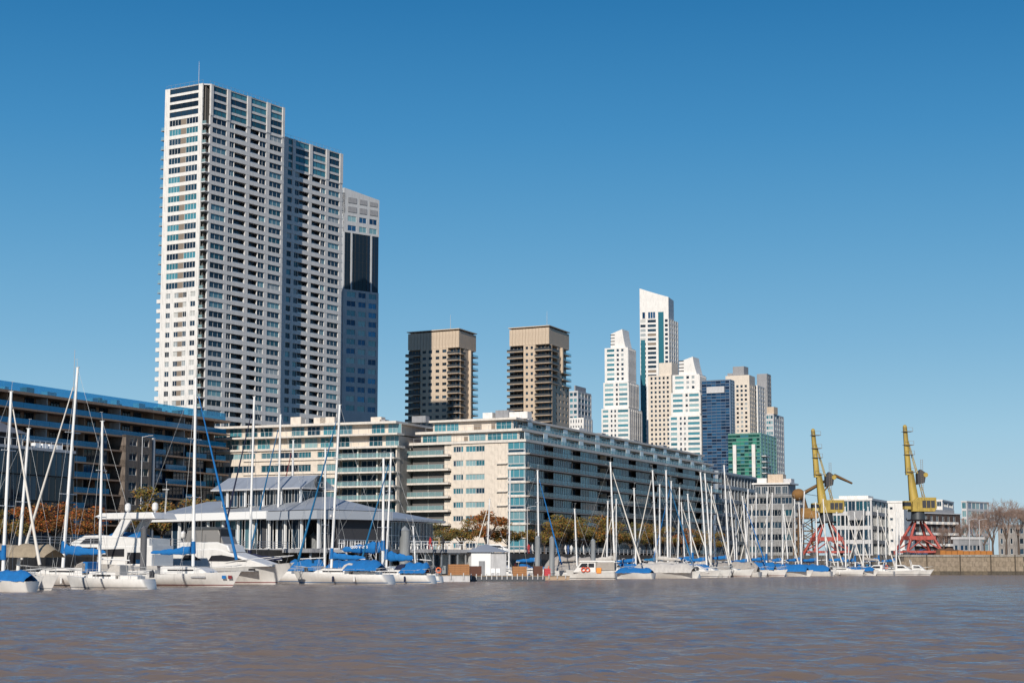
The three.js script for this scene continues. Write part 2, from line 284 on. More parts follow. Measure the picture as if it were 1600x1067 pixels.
// --- grey white grid tower with the slanting top
{
  const Z = 750, d = dirAt(48), A = [PX(537, Z, 140), -Z], hT = HY(293, Z), L = extent(A, d, 592, 140), hR = HY(313, Z + L * 0.67);
  const t = thing('office_tower', 'pale grid tower with slanting roof and a dark glass band', 'tower', [A[0], 0, A[1]]);
  const f = new Fac(t, A, step(A, d, L)), s = (px) => sAt(f, px, 120), B = step(A, d, L), back = dirAt(-42);
  bodyAt(t, offsetPoly([A, B, step(B, back, 20), step(A, back, 20)], 0.55), QY, hR - 1, M([0.3, 0.32, 0.34], 0.8, 0, { map: T_wall }));
  const fh = 3.97, yd1 = HY(455, 757), yd0 = HY(367, 757), n = Math.floor((yd1 - HY(660, 757)) / fh), cols = [[s(542), s(555.5)], [s(560), s(571.5)], [s(576), s(588)]].map(([a, b]) => [a, b, 'w', [...G.pale, G.blue[1], G.blue[1], G.blue[0], glass([0.05, 0.17, 0.30], 0.08, 0.4)], 2]);
  const gm = M([0.50, 0.51, 0.52], 0.75, 0, { map: T_wall });
  storeys(f, { y0: yd1 - n * fh, n, fh, sill: 0.9, head: 0.75, cols, wall: gm });
  const n2 = 2; storeys(f, { y0: yd0, n: n2, fh, sill: 0.9, head: 0.75, cols, wall: gm });
  f.box('lower_wall', gm, 0, L, QY, yd1 - n * fh, -0.6, 0);
  for (let i = 0; i < 3; i++) f.win(L * i / 3 + 0.1, L * (i + 1) / 3 - 0.1, yd1, yd0, -0.3, 3, 6, [G.dark[0], G.dark[3]], mat.darkframe);
  for (const a of [0.22, 0.78]) f.box('column', gm, L * a - 0.35, L * a + 0.35, yd1, yd0, -0.28, 0.15);
  const y3 = yd0 + n2 * fh, sh = new THREE.Shape([[0, y3], [L, y3], [L, hR], [0, hT]].map((p) => new THREE.Vector2(...p)));
  f.put('crown', new THREE.ExtrudeGeometry(sh, { depth: 19, bevelEnabled: false }).translate(0, 0, -19.2), gm, 0, 0, 0.2);
  for (const [i, c] of cols.entries()) for (const q of [0, 1]) f.box('louvre_opening', mat.greypanel, c[0], c[1], y3 + 0.9 + q * 3.9, y3 + 3.2 + q * 3.9 - i * 0.25 * q, 0.1, 0.24);
  const fl = new Fac(t, step(A, back, 20), A); fl.box('side_wall', gm, 0, 20, QY, hT - 2, -0.5, 0);
}
// --- two tan towers with dark balconies
function tanTower(label, pc, pl, pr, Z, yTop, other) {
  const h = HY(yTop, Z), K = [PX(pc, Z, h), -Z], dl = dirAt(-60.5), dr = dirAt(21), sl = extent(K, dl, pl, h), sr = extent(K, dr, pr, h);
  const L = step(K, dl, sl), R = step(K, dr, sr), bk = step(R, dl, sl);
  const t = thing('tan_tower', label, 'tower', [K[0], 0, K[1]], 'pair of tan apartment towers');
  const fh = 3.03, crown = 7.6, top = h - crown - 1, n = Math.floor((top - HY(672, Z)) / fh), yb = top - n * fh;
  bodyAt(t, offsetPoly([L, K, R, bk], 1.9), QY, h - 2, M([0.07, 0.06, 0.055], 0.8));
  const fl = new Fac(t, L, K), fr = new Fac(t, K, R);
  // crown of fluted panels with a thin roof plate above a gap
  for (const f of [fl, fr]) {
    const q = Math.round(f.len / 1.75); f.box('crown_wall', mat.tan, 0.1, f.len - 0.1, top, h - 1, -1.2, -0.12);
    for (let i = 0; i < q; i++) f.box('crown_panel', mat.tan, f.len * i / q + 0.07, f.len * (i + 1) / q - 0.07, top - 0.1, h - 1, -0.11, 0.12);
    for (let i = 0; i < 6; i++) f.box('roof_post', mat.dark, f.len * (i + 0.5) / 6 - 0.2, f.len * (i + 0.5) / 6 + 0.2, h - 1, h - 0.35, -1.2, -0.7);
  }
  bodyAt(t, offsetPoly([L, K, R, bk], -0.5), h - 0.35, h, mat.tan, 'roof_plate');
  bodyAt(t, offsetPoly([L, K, R, bk], 0.4), top - 0.25, top - 0.11, mat.tan, 'crown_soffit');
  for (const f of [fl, fr]) f.box('lower_wall', mat.tan, 0, f.len, QY, yb, -2, 0);
  const bal = (f, a, b, i, over = 1.0, gm = mat.darkframe) => { const y = yb + i * fh; const o = f.box('balcony', mat.tan, a, b, y - 0.14, y + 0.14, -1.9, over); f.box('balustrade', gm, a + 0.05, b - 0.05, y + 0.14, y + 1.1, over - 0.1, over - 0.04, o); f.win(a + 0.1, b - 0.1, y + 0.2, y + fh - 0.2, -1.85, Math.round((b - a) / 2.2), 1, G.dark, mat.taupe, 0.35); };
  const W = fl.len, A = other ? [0.0, 0.36, 0.66, 1] : [0.0, 0.25, 0.79, 1];
  const sub = { y0: yb, n, fh, sill: 0.95, head: 0.75, wall: mat.tan, thick: 1.8, fm: mat.darkframe, set: G.dark };
  if (other) storeys(fl, { ...sub, x0: W * A[1], len: W * (A[2] - A[1]), cols: [[W * 0.415, W * 0.475, 'w', null, 2], [W * 0.54, W * 0.6, 'w', null, 2]] });
  else storeys(fl, { ...sub, x0: W * A[1], len: W * (A[2] - A[1]), cols: [[W * 0.29, W * 0.36, 'w', null, 2], [W * 0.41, W * 0.48, 'w', null, 2], [W * 0.55, W * 0.62, 'w', null, 2], [W * 0.68, W * 0.76, 'w', null, 2]] });
  const sideW = fr.len, c = other ? [0.42, 0.62] : [0.3, 0.62];
  for (let i = 0; i < n; i++) {
    bal(fl, W * A[0] - 0.9, W * A[1] - 0.02, i); bal(fl, W * A[2] + 0.02, W + (other ? 0.9 : 0), i, 1.0);
    if (i < n - (other ? 6 : 0) && other) continue;
    bal(fr, sideW * c[1], sideW + 0.9, i, 0.9, balGlass); bal(fr, 0.9, sideW * c[0] - 0.02, i, 0.9);
  }
  const hi = other ? n - 6 : 0;
  if (other) { storeys(fr, { ...sub, y0: yb, n: hi, x0: sideW * 0.12, len: sideW * 0.88, cols: [0.3, 0.48, 0.66, 0.84].map((a) => [sideW * a, sideW * (a + 0.09), 'w', null, 1]) }); for (let i = 0; i < hi; i++) bal(fr, sideW + 0.02, sideW + 1.1, i, -0.5); }
  fr.box('wall_strip', mat.tan, sideW * c[0], sideW * c[1], yb + hi * fh + (hi ? 0.02 : 0), top - 0.3, -1.8, 0);
  fr.box('wall_fin', mat.tan, sideW * (c[1] - 0.06), sideW * c[1] - 0.03, yb + hi * fh + (other ? fh * 2 : 0), top - 0.31, 0.01, 1.2);
  const p = fl.pt(W * (other ? 0.75 : 0.66), 0, -8); mesh('antenna', new THREE.CylinderGeometry(0.06, 0.14, 8, 6), mat.steel, t, [p.x - K[0], h + 3.9, p.z - K[1]]);
}
tanTower('tan apartment tower partly in shadow, the left one of the pair', 716.8, 637.5, 743.5, 830, 513, false);
tanTower('tan apartment tower in full sun, the right one of the pair', 857.5, 796, 889, 840, 508, true);

// --- the far cluster: joined windows, real depth
function farTower(o) {
  const { name, label, pc, pl, pr, Z, yt, aL = -62, aR = 22 } = o, h = HY(yt, Z), K = [PX(pc, Z, h), -Z], dl = dirAt(aL), dr = dirAt(aR);
  const sl = extent(K, dl, pl, h), sr = extent(K, dr, pr, h), L = step(K, dl, sl), R = step(K, dr, sr), bk = step(R, dl, sl);
  const t = thing(name, label, o.cat ?? 'tower', [K[0], 0, K[1]]);
  const fh = o.fh ?? 3.2, y1 = o.yw ? HY(o.yw, Z) : h, base = HY(o.yb ?? 780, Z), n = Math.max(1, Math.floor((y1 - base) / fh)), yb = y1 - n * fh;
  bodyAt(t, offsetPoly([L, K, R, bk], 0.6), Math.min(QY, yb - 1), h - 0.2, o.body ?? o.wall);
  if (o.roof !== false) bodyAt(t, [L, K, R, bk], h - 0.2, h + 0.6, o.cap ?? o.wall, 'parapet');
  const fl = new Fac(t, L, K), fr = new Fac(t, K, R);
  const cols = (f, list, set) => list.map(([a, b, ty = 'w', st]) => [a * f.len, b * f.len, ty, st ?? set]);
  for (const [f, lst] of [[fl, o.left], [fr, o.right]]) {
    storeys(f, { y0: yb, n, fh, sill: o.sill ?? 1.0, head: o.head ?? 0.5, cols: cols(f, lst, o.set), wall: o.wall, merge: true, set: o.set, pierProud: o.pierProud ?? 0.12, panel: o.panel });
    if (y1 < h - 0.3) f.add('wall_bands', o.wall, 0, f.len, y1 + 0.001, h - 0.2, -0.5, 0);
    if (yb > QY) f.add('lower_wall', o.wall, 0, f.len, QY, yb - 0.002, -0.5, 0);
    if (o.extra) o.extra(f, f === fl, { h, y1, yb, n, fh, t, L, K, R, bk, dl, dr, sl, sr });
    f.flush(['windows', 'wall_bands', 'piers', 'railings', 'fins']);
  }
  return { t, K, L, R, bk, h, fl, fr, dl, dr, sl, sr };
}
const strips = (n, fill, a = 0.06, b = 0.94) => Array.from({ length: n }, (_, i) => [a + (b - a) * (i + (1 - fill) / 2) / n, a + (b - a) * (i + (1 + fill) / 2) / n]);
const cyl = (t, p, y0, y1, r0, r1, m, name) => mesh(name, new THREE.CylinderGeometry(r1, r0, y1 - y0, 20), m, t, [p[0] - t.position.x, (y0 + y1) / 2, p[1] - t.position.z]);

farTower({ name: 'glass_tower', label: 'small blue glass tower peeking out right of the tan towers', pc: 903, pl: 889, pr: 924, Z: 1050, yt: 612, fh: 3.4, yb: 680, wall: mat.pale, left: strips(2, 0.75), right: strips(4, 0.9, 0.02, 0.98), set: [...G.pale, ...G.teal], extra(f, l, i) { if (!l) { bodyAt(i.t, offsetPoly([i.L, i.K, i.R, i.bk], 2.5), i.h + 0.6, i.h + 4, mat.greypanel, 'plant_room'); } } });
farTower({ name: 'low_apartment_block', label: 'small cream block with square windows below the small glass tower', cat: 'building', pc: 912, pl: 889, pr: 926, Z: 1000, yt: 654, fh: 3.2, yb: 690, wall: mat.white, left: strips(5, 0.4), right: strips(3, 0.4), set: G.dark });
// stepped white towers
function stepped(label, x0, xm, x1, yTop, Z, yShoulder, y2, y3) {
  const d = 0.5, wl = xm - x0, tiers = [[x0 + 5, xm, x1 - 10, yShoulder], [x0 + 3, xm + 1, x1 - 5, y2], [x0, xm + 2, x1, y3]];
  let last; const big = { name: 'stepped_tower', label, Z, wall: mat.white, fh: 3.3 };
  const t = thing('stepped_tower', label, 'tower', [PX(xm, Z), 0, -Z], 'stepped white towers');
  tiers.forEach(([l, c, r, y], k) => {
    const Zk = Z - k * 6, h = HY(y, Zk), K = [PX(c, Zk, h), -Zk], dl = dirAt(-66), dr = dirAt(22), sl = extent(K, dl, l, h), sr = extent(K, dr, r, h), L = step(K, dl, sl), R = step(K, dr, sr), bk = step(R, dl, sl);
    bodyAt(t, offsetPoly([L, K, R, bk], 0.6), QY, h - 0.1, mat.white, 'tier');
    bodyAt(t, [L, K, R, bk], h - 0.1, h + 0.7, mat.white, 'parapet');
    const fl = new Fac(t, L, K), fr = new Fac(t, K, R), fh = 3.3, yb = k < 2 ? HY(tiers[k + 1][3], Zk) + 0.8 : HY(715, Zk), n = Math.max(1, Math.floor((h - yb) / fh));
    const cl = k == 0 ? [[0.1, 0.42], [0.52, 0.62], [0.72, 0.82]] : k == 1 ? [[0.06, 0.4], [0.5, 0.58], [0.63, 0.96]] : [[0.05, 0.25], [0.34, 0.4], [0.47, 0.53], [0.6, 0.97]];
    storeys(fl, { y0: h - n * fh, n, fh, sill: 1.3, head: 0.3, cols: cl.map(([a, b]) => [a * sl, b * sl, 'w', b - a > 0.18 ? [G.teal[2], ...G.pale, G.teal[1]] : [...G.dark, G.curtain[1]]]), wall: mat.white, merge: true, pierProud: 0.15 });
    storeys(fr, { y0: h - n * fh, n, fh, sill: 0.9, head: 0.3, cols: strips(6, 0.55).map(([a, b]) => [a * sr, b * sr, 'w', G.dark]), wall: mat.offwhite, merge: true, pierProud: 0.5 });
    for (const f of [fl, fr]) { f.add('wall_bands', mat.white, 0, f.len, QY, h - n * fh, -0.5, 0); f.flush(['windows', 'wall_bands', 'piers']); }
    if (!k) last = { L, K, R, bk, h };
  });
  const hT = HY(yTop, Z), p = offsetPoly([last.L, last.K, last.R, last.bk], 2.2);
  const q = [p[0], p[1]].map((v, i) => i ? v : step(v, dirAt(114), 0));
  const w = Math.hypot(p[1][0] - p[0][0], p[1][1] - p[0][1]), f = new Fac(t, p[0], p[1]);
  const sh = new THREE.Shape(); sh.moveTo(w * 0.12, last.h + 0.7); sh.lineTo(w, last.h + 0.7); sh.quadraticCurveTo(w * 0.86, (last.h + hT) / 2, w * 0.8, hT); sh.lineTo(w * 0.14, hT - 3); sh.closePath();
  f.put('crown', new THREE.ExtrudeGeometry(sh, { depth: 13, bevelEnabled: false }).translate(0, 0, -13), mat.white, 0, 0, 0);
  const sr = Math.hypot(p[2][0] - p[1][0], p[2][1] - p[1][1]), f2 = new Fac(t, p[1], p[2]);
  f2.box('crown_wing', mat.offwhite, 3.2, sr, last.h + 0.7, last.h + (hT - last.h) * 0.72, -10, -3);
  for (let i = 0; i < 4; i++) f.box('crown_slot', mat.dark, w * 0.1, w * 0.36, last.h + 3 + i * 2.2, last.h + 3.7 + i * 2.2, -0.2, 0.05);
}
stepped('stepped white tower with rounded top left of the tallest white tower', 940, 981, 1003, 513, 1250, 544, 598, 639);
stepped('stepped white tower with rounded top right of the tallest white tower', 1046, 1093, 1113, 556, 1180, 586, 614, 650);
{ // the tallest white tower
  const Z = 1300, o = farTower({ name: 'white_tower', label: 'tallest white tower of the far cluster with sloping curved top', pc: 1045, pl: 1000, pr: 1060, Z, yt: 498, fh: 3.3, yb: 720, aL: -74, aR: 24, wall: mat.white, left: [[0.02, 0.2, 'w', G.curtain.concat(G.dark)], [0.27, 0.56, 'w', [...G.dark, mat.taupe]], [0.64, 0.82, 'w', G.teal], [0.87, 0.97, 'w', G.dark]], right: strips(4, 0.6), set: G.tower, head: 0.35, roof: false });
  const w = o.sl, hL = HY(452, Z + 10), hR = HY(464, Z), y0 = o.h - 0.2, sh = new THREE.Shape(); sh.moveTo(0, y0); sh.lineTo(w, y0); sh.lineTo(w, hR); sh.quadraticCurveTo(w * 0.5, hR + (hL - hR) * 0.45, 0, hL); sh.closePath();
  const cr = o.fl.put('crown', new THREE.ExtrudeGeometry(sh, { depth: o.sr * 0.95, bevelEnabled: false }).translate(0, 0, -o.sr * 0.95), mat.white, 0, 0, 0.1);
  for (const [a, b, c] of [[0.08, 0.2, 1], [0.28, 0.55, 3]]) o.fl.win(w * a, w * b, HY(497, Z), HY(486, Z), 0.15, c, 1, G.blue, mat.white, 0.3, 0.2);
  o.fl.box('glass_strip', G.teal[1], w * 0.64, w * 0.83, HY(590, Z), HY(487, Z), -0.4, 0.35);
  o.fl.box('glass_strip', G.teal[1], w * 0.03, w * 0.18, HY(700, Z), HY(530, Z), -0.4, 0.35);
}
farTower({ name: 'cream_tower', label: 'cream block with small windows between the tallest tower and stepped tower', cat: 'building', pc: 1049, pl: 1013, pr: 1056, Z: 1240, yt: 587, fh: 3.2, yb: 720, wall: mat.cream, left: strips(5, 0.5), right: strips(2, 0.5), set: G.dark, extra(f, l, i) { if (l) f.add('upper_block', mat.cream, f.len * 0.45, f.len, i.h + 0.6, HY(566, 1240), -12, -1); } });
farTower({ name: 'dark_glass_tower', label: 'dark blue glass office tower with a slanted side', pc: 1141, pl: 1097, pr: 1148, Z: 1150, yt: 594, fh: 1.95, yb: 745, wall: M([0.16, 0.20, 0.26], 0.4, 0.3), body: mat.dark, left: strips(6, 0.97, 0, 1), right: strips(2, 0.8), set: [...G.blue, G.blue[1], glass([0.03, 0.075, 0.15], 0.05, 0.35)], sill: 0.28, head: 0.1, extra(f, l, i) { if (l) { f.add('notch_roof', mat.pale, f.len * 0.18, f.len * 0.8, HY(613, 1150), HY(603, 1150), -2, 0.6); } } });
farTower({ name: 'cream_tower', label: 'cream tower with grey rooftop block behind the dark glass tower', pc: 1171, pl: 1134, pr: 1180, Z: 1300, yt: 587, fh: 3.2, yb: 720, wall: mat.cream, left: strips(5, 0.55), right: strips(3, 0.5), set: [...G.dark, G.curtain[1]], yw: 600, extra(f, l, i) { if (l) { f.add('rooftop_block', mat.greypanel, f.len * 0.25, f.len * 0.72, HY(586, 1300) + 0.6, HY(571, 1300), -12, -3); f.add('rooftop_block', mat.greypanel, f.len * 0.02, f.len * 0.24, HY(586, 1300) + 0.6, HY(581, 1300), -12, -3); } } });
farTower({ name: 'cream_tower', label: 'narrow pale tower in front of the grey blank slab tower', pc: 1184, pl: 1174, pr: 1196, Z: 1320, yt: 603, fh: 3.2, yb: 720, wall: mat.white, left: strips(2, 0.4), right: strips(3, 0.6), set: G.dark });
farTower({ name: 'grey_slab_tower', label: 'grey blank slab tower with flat top right of the cream tower', pc: 1199, pl: 1183, pr: 1205, Z: 1340, yt: 585, fh: 3.2, yb: 720, wall: mat.greypanel, left: [[0.93, 0.97]], right: strips(2, 0.7), set: G.dark });
farTower({ name: 'glass_tower', label: 'slim teal glass tower at the right end of the cluster', pc: 1209, pl: 1197, pr: 1225, Z: 1120, yt: 648, fh: 3.3, yb: 770, wall: mat.pale, left: strips(3, 0.85), right: strips(5, 0.85), set: [...G.teal, ...G.pale], extra(f, l, i) { if (l) f.add('rooftop_block', mat.tan, f.len * 0.1, f.len, i.h + 0.6, i.h + 5, -8, -1); } });
farTower({ name: 'green_glass_building', label: 'green glass office building with two white columns', cat: 'building', pc: 1189, pl: 1138, pr: 1213, Z: 880, yt: 678, fh: 1.8, yb: 765, wall: M([0.15, 0.30, 0.25], 0.3, 0.3), body: mat.dark, left: strips(8, 0.98, 0, 1), right: strips(5, 0.95, 0, 1), set: [...G.green, G.teal[1]], sill: 0.42, head: 0.1, extra(f, l, i) { if (l) for (const a of [0.16, 0.74]) f.add('white_column', mat.white, f.len * a, f.len * (a + 0.1), QY, HY(694, 880), 0.15, 0.9); else for (let k = 0; k < 4; k++) f.add('balcony', mat.pale, 1, f.len * 0.35, HY(740 - k * 9, 880), HY(740 - k * 9, 880) + 0.5, 0.1, 2.2); } });
// ------------------------------------------------------------ the three long dockside apartment blocks
{ // central block: sunlit gable end and long shaded front
  const Z = 387, K = [PX(821, Z), -Z], dl = dirAt(-62), dr = dirAt(21.7), sl = extent(K, dl, 639, 20), sr = extent(K, dr, 1124, 20), L = step(K, dl, sl), R = step(K, dr, sr), bk = step(R, dl, sl);
  const t = thing('dockside_apartment_block', 'long cream apartment block with sunlit end and dark glazed front', 'apartment block', [K[0], 0, K[1]]);
  const lv = [686, 708.5, 731, 753, 775, 797, 818.5, 840, 861].map((y) => HY(y, Z)), yA = HY(668, Z), yR = HY(649, Z);
  bodyAt(t, offsetPoly([L, K, R, bk], [0.6, 1.8, 0.6, 0.6]), QY, lv[0] - 0.3, M([0.10, 0.09, 0.085], 0.9));
  const p1 = offsetPoly([L, K, R, bk], [2.0, 2.4, 2, 2]), p2 = offsetPoly([L, K, R, bk], [4.2, 4.8, 4, 4]);
  bodyAt(t, p1, lv[0], yA - 0.3, mat.cream, 'upper_storey'); bodyAt(t, p2, yA, yR - 0.35, mat.cream, 'top_storey');
  bodyAt(t, offsetPoly([L, K, R, bk], [-0.35, -0.3, 0, 0]), lv[0] - 0.55, lv[0], mat.slab, 'terrace_slab');
  bodyAt(t, offsetPoly([L, K, R, bk], [1.0, 1.2, 1, 1]), yA - 0.55, yA, mat.slab, 'terrace_slab'); bodyAt(t, offsetPoly([L, K, R, bk], [3, 3.4, 3, 3]), yR - 0.45, yR, mat.slab, 'roof_slab');
  const f = new Fac(t, L, K), g = new Fac(t, K, R), s = (px) => sAt(f, px, 20);
  // sunlit end
  const xb = s(705), xg = s(793.5), W = [[s(708), s(712), 1], [s(712.3), s(719.5), 2], [s(719.8), s(723.5), 1], [s(727.5), s(743), 3], [s(743.5), s(757), 3]];
  for (let i = 0; i < 8; i++) {
    const y = lv[i + 1], top = lv[i] - (i ? 0.0 : 0.56), a = y + 0.72, b = y + 1.95;
    f.box('wall_band', mat.cream, xb, xg, i == 7 ? QY : y - 1.03, a, -0.6, 0); if (!i) f.box('wall_band', mat.cream, xb, xg, b, top, -0.6, 0);
    let x = xb; for (const [w0, w1, nv] of W) { if (w0 - x > 0.2) f.box('pier', mat.cream, x, w0, a, lv[i] - 1.03 + (i ? 0 : 0), -0.6, -0.002); f.win(w0, w1, a, Math.min(b, lv[i] - 1.05), -0.2, nv, 1, G.lit, mat.frame); x = w1; }
    f.box('pier', mat.cream, x, xg, a, lv[i] - 1.03, -0.6, -0.002);
    if (i > 0) f.box('ledge', mat.slab, s(777), xg, y + 0.95, y + 1.12, 0.01, 0.55);
    // glazed corner with two bands of panes
    f.box('corner_slab', mat.slab, xg + 0.02, f.len + 0.25, y - 0.22, y + 0.22, -1.2, 0.3);
    f.win(xg + 0.05, f.len, y + 0.24, y + 0.95, -0.05, 1, 1, [G.teal[1], G.teal[3], G.pale[2]], mat.whitepaint); f.win(xg + 0.05, f.len, y + 1.0, (i ? lv[i] - 0.24 : lv[0] - 0.57), -0.05, 3, 1, [...G.pale, G.teal[2]], mat.frame);
    // balconies on the left
    const bo = f.box('balcony', mat.slab, -0.6, xb - 0.1, y - 0.15, y + 0.25, -1.7, 1.3);
    f.box('balustrade', clearGlass, -0.5, xb - 1.4, y + 0.3, y + 1.2, 1.12, 1.17, bo); f.railing(-0.5, xb - 0.2, y + 0.25, 1.2, 1.0, 1.5);
    for (let k = 0; k < 2; k++) { const a0 = 0.6 + k * (xb - 2.6) / 2; f.win(a0, a0 + (xb - 3.2) / 2, y + 0.27, lv[i] - 0.3, -1.5, 3, 1, [G.teal[1], G.teal[0], G.teal[3], G.dark[1]], mat.frame); }
    f.box('pier', mat.cream, xb - 1.9, xb, y + 0.25, lv[i] - 0.55, -1.7, -0.3);
    for (const q of [-0.2, 0.5 + (xb - 2.6) / 2]) f.box('column', mat.slab, q - 0.12, q + 0.12, y + 0.25, lv[i] - 0.26, -0.9, -0.6);
  }
  // set-back floors, both sides
  for (const [pp, ya, yb2] of [[p1, lv[0], yA - 0.56], [p2, yA, yR - 0.46]]) {
    const u = new Fac(t, pp[0], pp[1]), v = new Fac(t, pp[1], pp[2]), wl = u.len;
    const segs = ya == lv[0] ? [[0.02, 0.17], [0.18, 0.32], [0.5, 0.67], [0.69, 0.83], [0.84, 0.99]] : [[0.02, 0.17], [0.18, 0.33], [0.8, 0.99]];
    for (const [a, b] of segs) u.win(wl * a, wl * b, ya + 0.1, yb2 - 0.25, 0.06, 3, 1, [...G.pale, G.teal[1], G.teal[2]], mat.frame);
    for (const a of ya == lv[0] ? [0.45] : [0.52, 0.57, 0.74]) u.box('door', mat.taupe, wl * a, wl * a + 0.9, ya + 0.02, yb2 - 0.7, 0.02, 0.1);
    u.railing(-1, wl + 0.8, ya, 1.5, 1.0, 2.0); v.railing(0, v.len - 1, ya, 1.5, 1.0, 2.2, mat.rail, balGlass);
    const n = 26; for (let i = 0; i < n; i++) v.win(v.len * i / n + 0.15, v.len * (i + 1) / n - 0.15, ya + 0.1, yb2 - 0.1, 0.06, 4, 1, [...G.teal, ...G.pale, G.dark[2]], mat.frame);
    for (let i = 0; i < n; i += 1) { if ((i + (ya == yA)) % 2) continue; const x0 = v.len * i / n - 0.9; const o = v.box('terrace_screen', M([0.58, 0.64, 0.64], 0.3), x0 + 1.2, x0 + 3.6 + rr(0, 0.8), ya + 0.05, ya + rr(1.7, 2.2), 1.15, 1.25); }
  }
  // long shaded front
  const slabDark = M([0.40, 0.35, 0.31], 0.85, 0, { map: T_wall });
  for (let i = 0; i < 8; i++) {
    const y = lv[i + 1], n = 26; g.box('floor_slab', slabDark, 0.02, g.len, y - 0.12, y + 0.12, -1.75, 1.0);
    for (let k = 0; k < n; k++) {
      const a = g.len * k / n, b = g.len * (k + 1) / n, open = (k * 5 + (k > 8) + (k > 17)) % 3 == 1;
      if (open) { g.win(a + 0.1, b - 0.1, y + 0.18, lv[i] - (i ? 0.22 : 0.57), -1.7, 3, 1, G.dark, mat.darkframe); if (k % 2) g.box('party_wall', mat.tan, a - 0.12, a + 0.12, y + 0.16, lv[i] - 0.58, -1.6, -0.1); }
      else g.win(a + 0.05, b - 0.05, y + 0.18, lv[i] - (i ? 0.22 : 0.57), -0.35, 5, 1, [...G.dark, G.teal[0], G.teal[1], G.pale[2], G.pale[0]], mat.frame);
      if (k % 2 == 0) g.railing(a + 0.05, Math.min(g.len, b + g.len / n) - 0.05, y + 0.12, 0.9, 1.0, 2.0, mat.darkframe, balGlass);
    }
  }
  for (const [px, w, hh, zb] of [[737, 2.4, 1.6, 0], [756, 2, 2.0, 0], [766, 1.4, 2.0, 0], [786, 4.5, 1.5, 1]]) { const q = f.pt(s(px), 0, -8); mesh('rooftop_unit', boxGeo(w, hh, 2), zb ? mat.white : px > 740 ? mat.greypanel : mat.white, t, [q.x - K[0], yR + hh / 2, q.z - K[1]]).rotation.y = f.ang; }
  for (let i = 0; i < 9; i++) { const q = g.pt(12 + i * 15 + rr(-4, 4), 0, -9), hh = rr(0.8, 1.8); mesh('rooftop_unit', boxGeo(rr(1.5, 5), hh, 2), i % 2 ? mat.white : mat.greypanel, t, [q.x - K[0], yR + hh / 2, q.z - K[1]]).rotation.y = g.ang; }
}
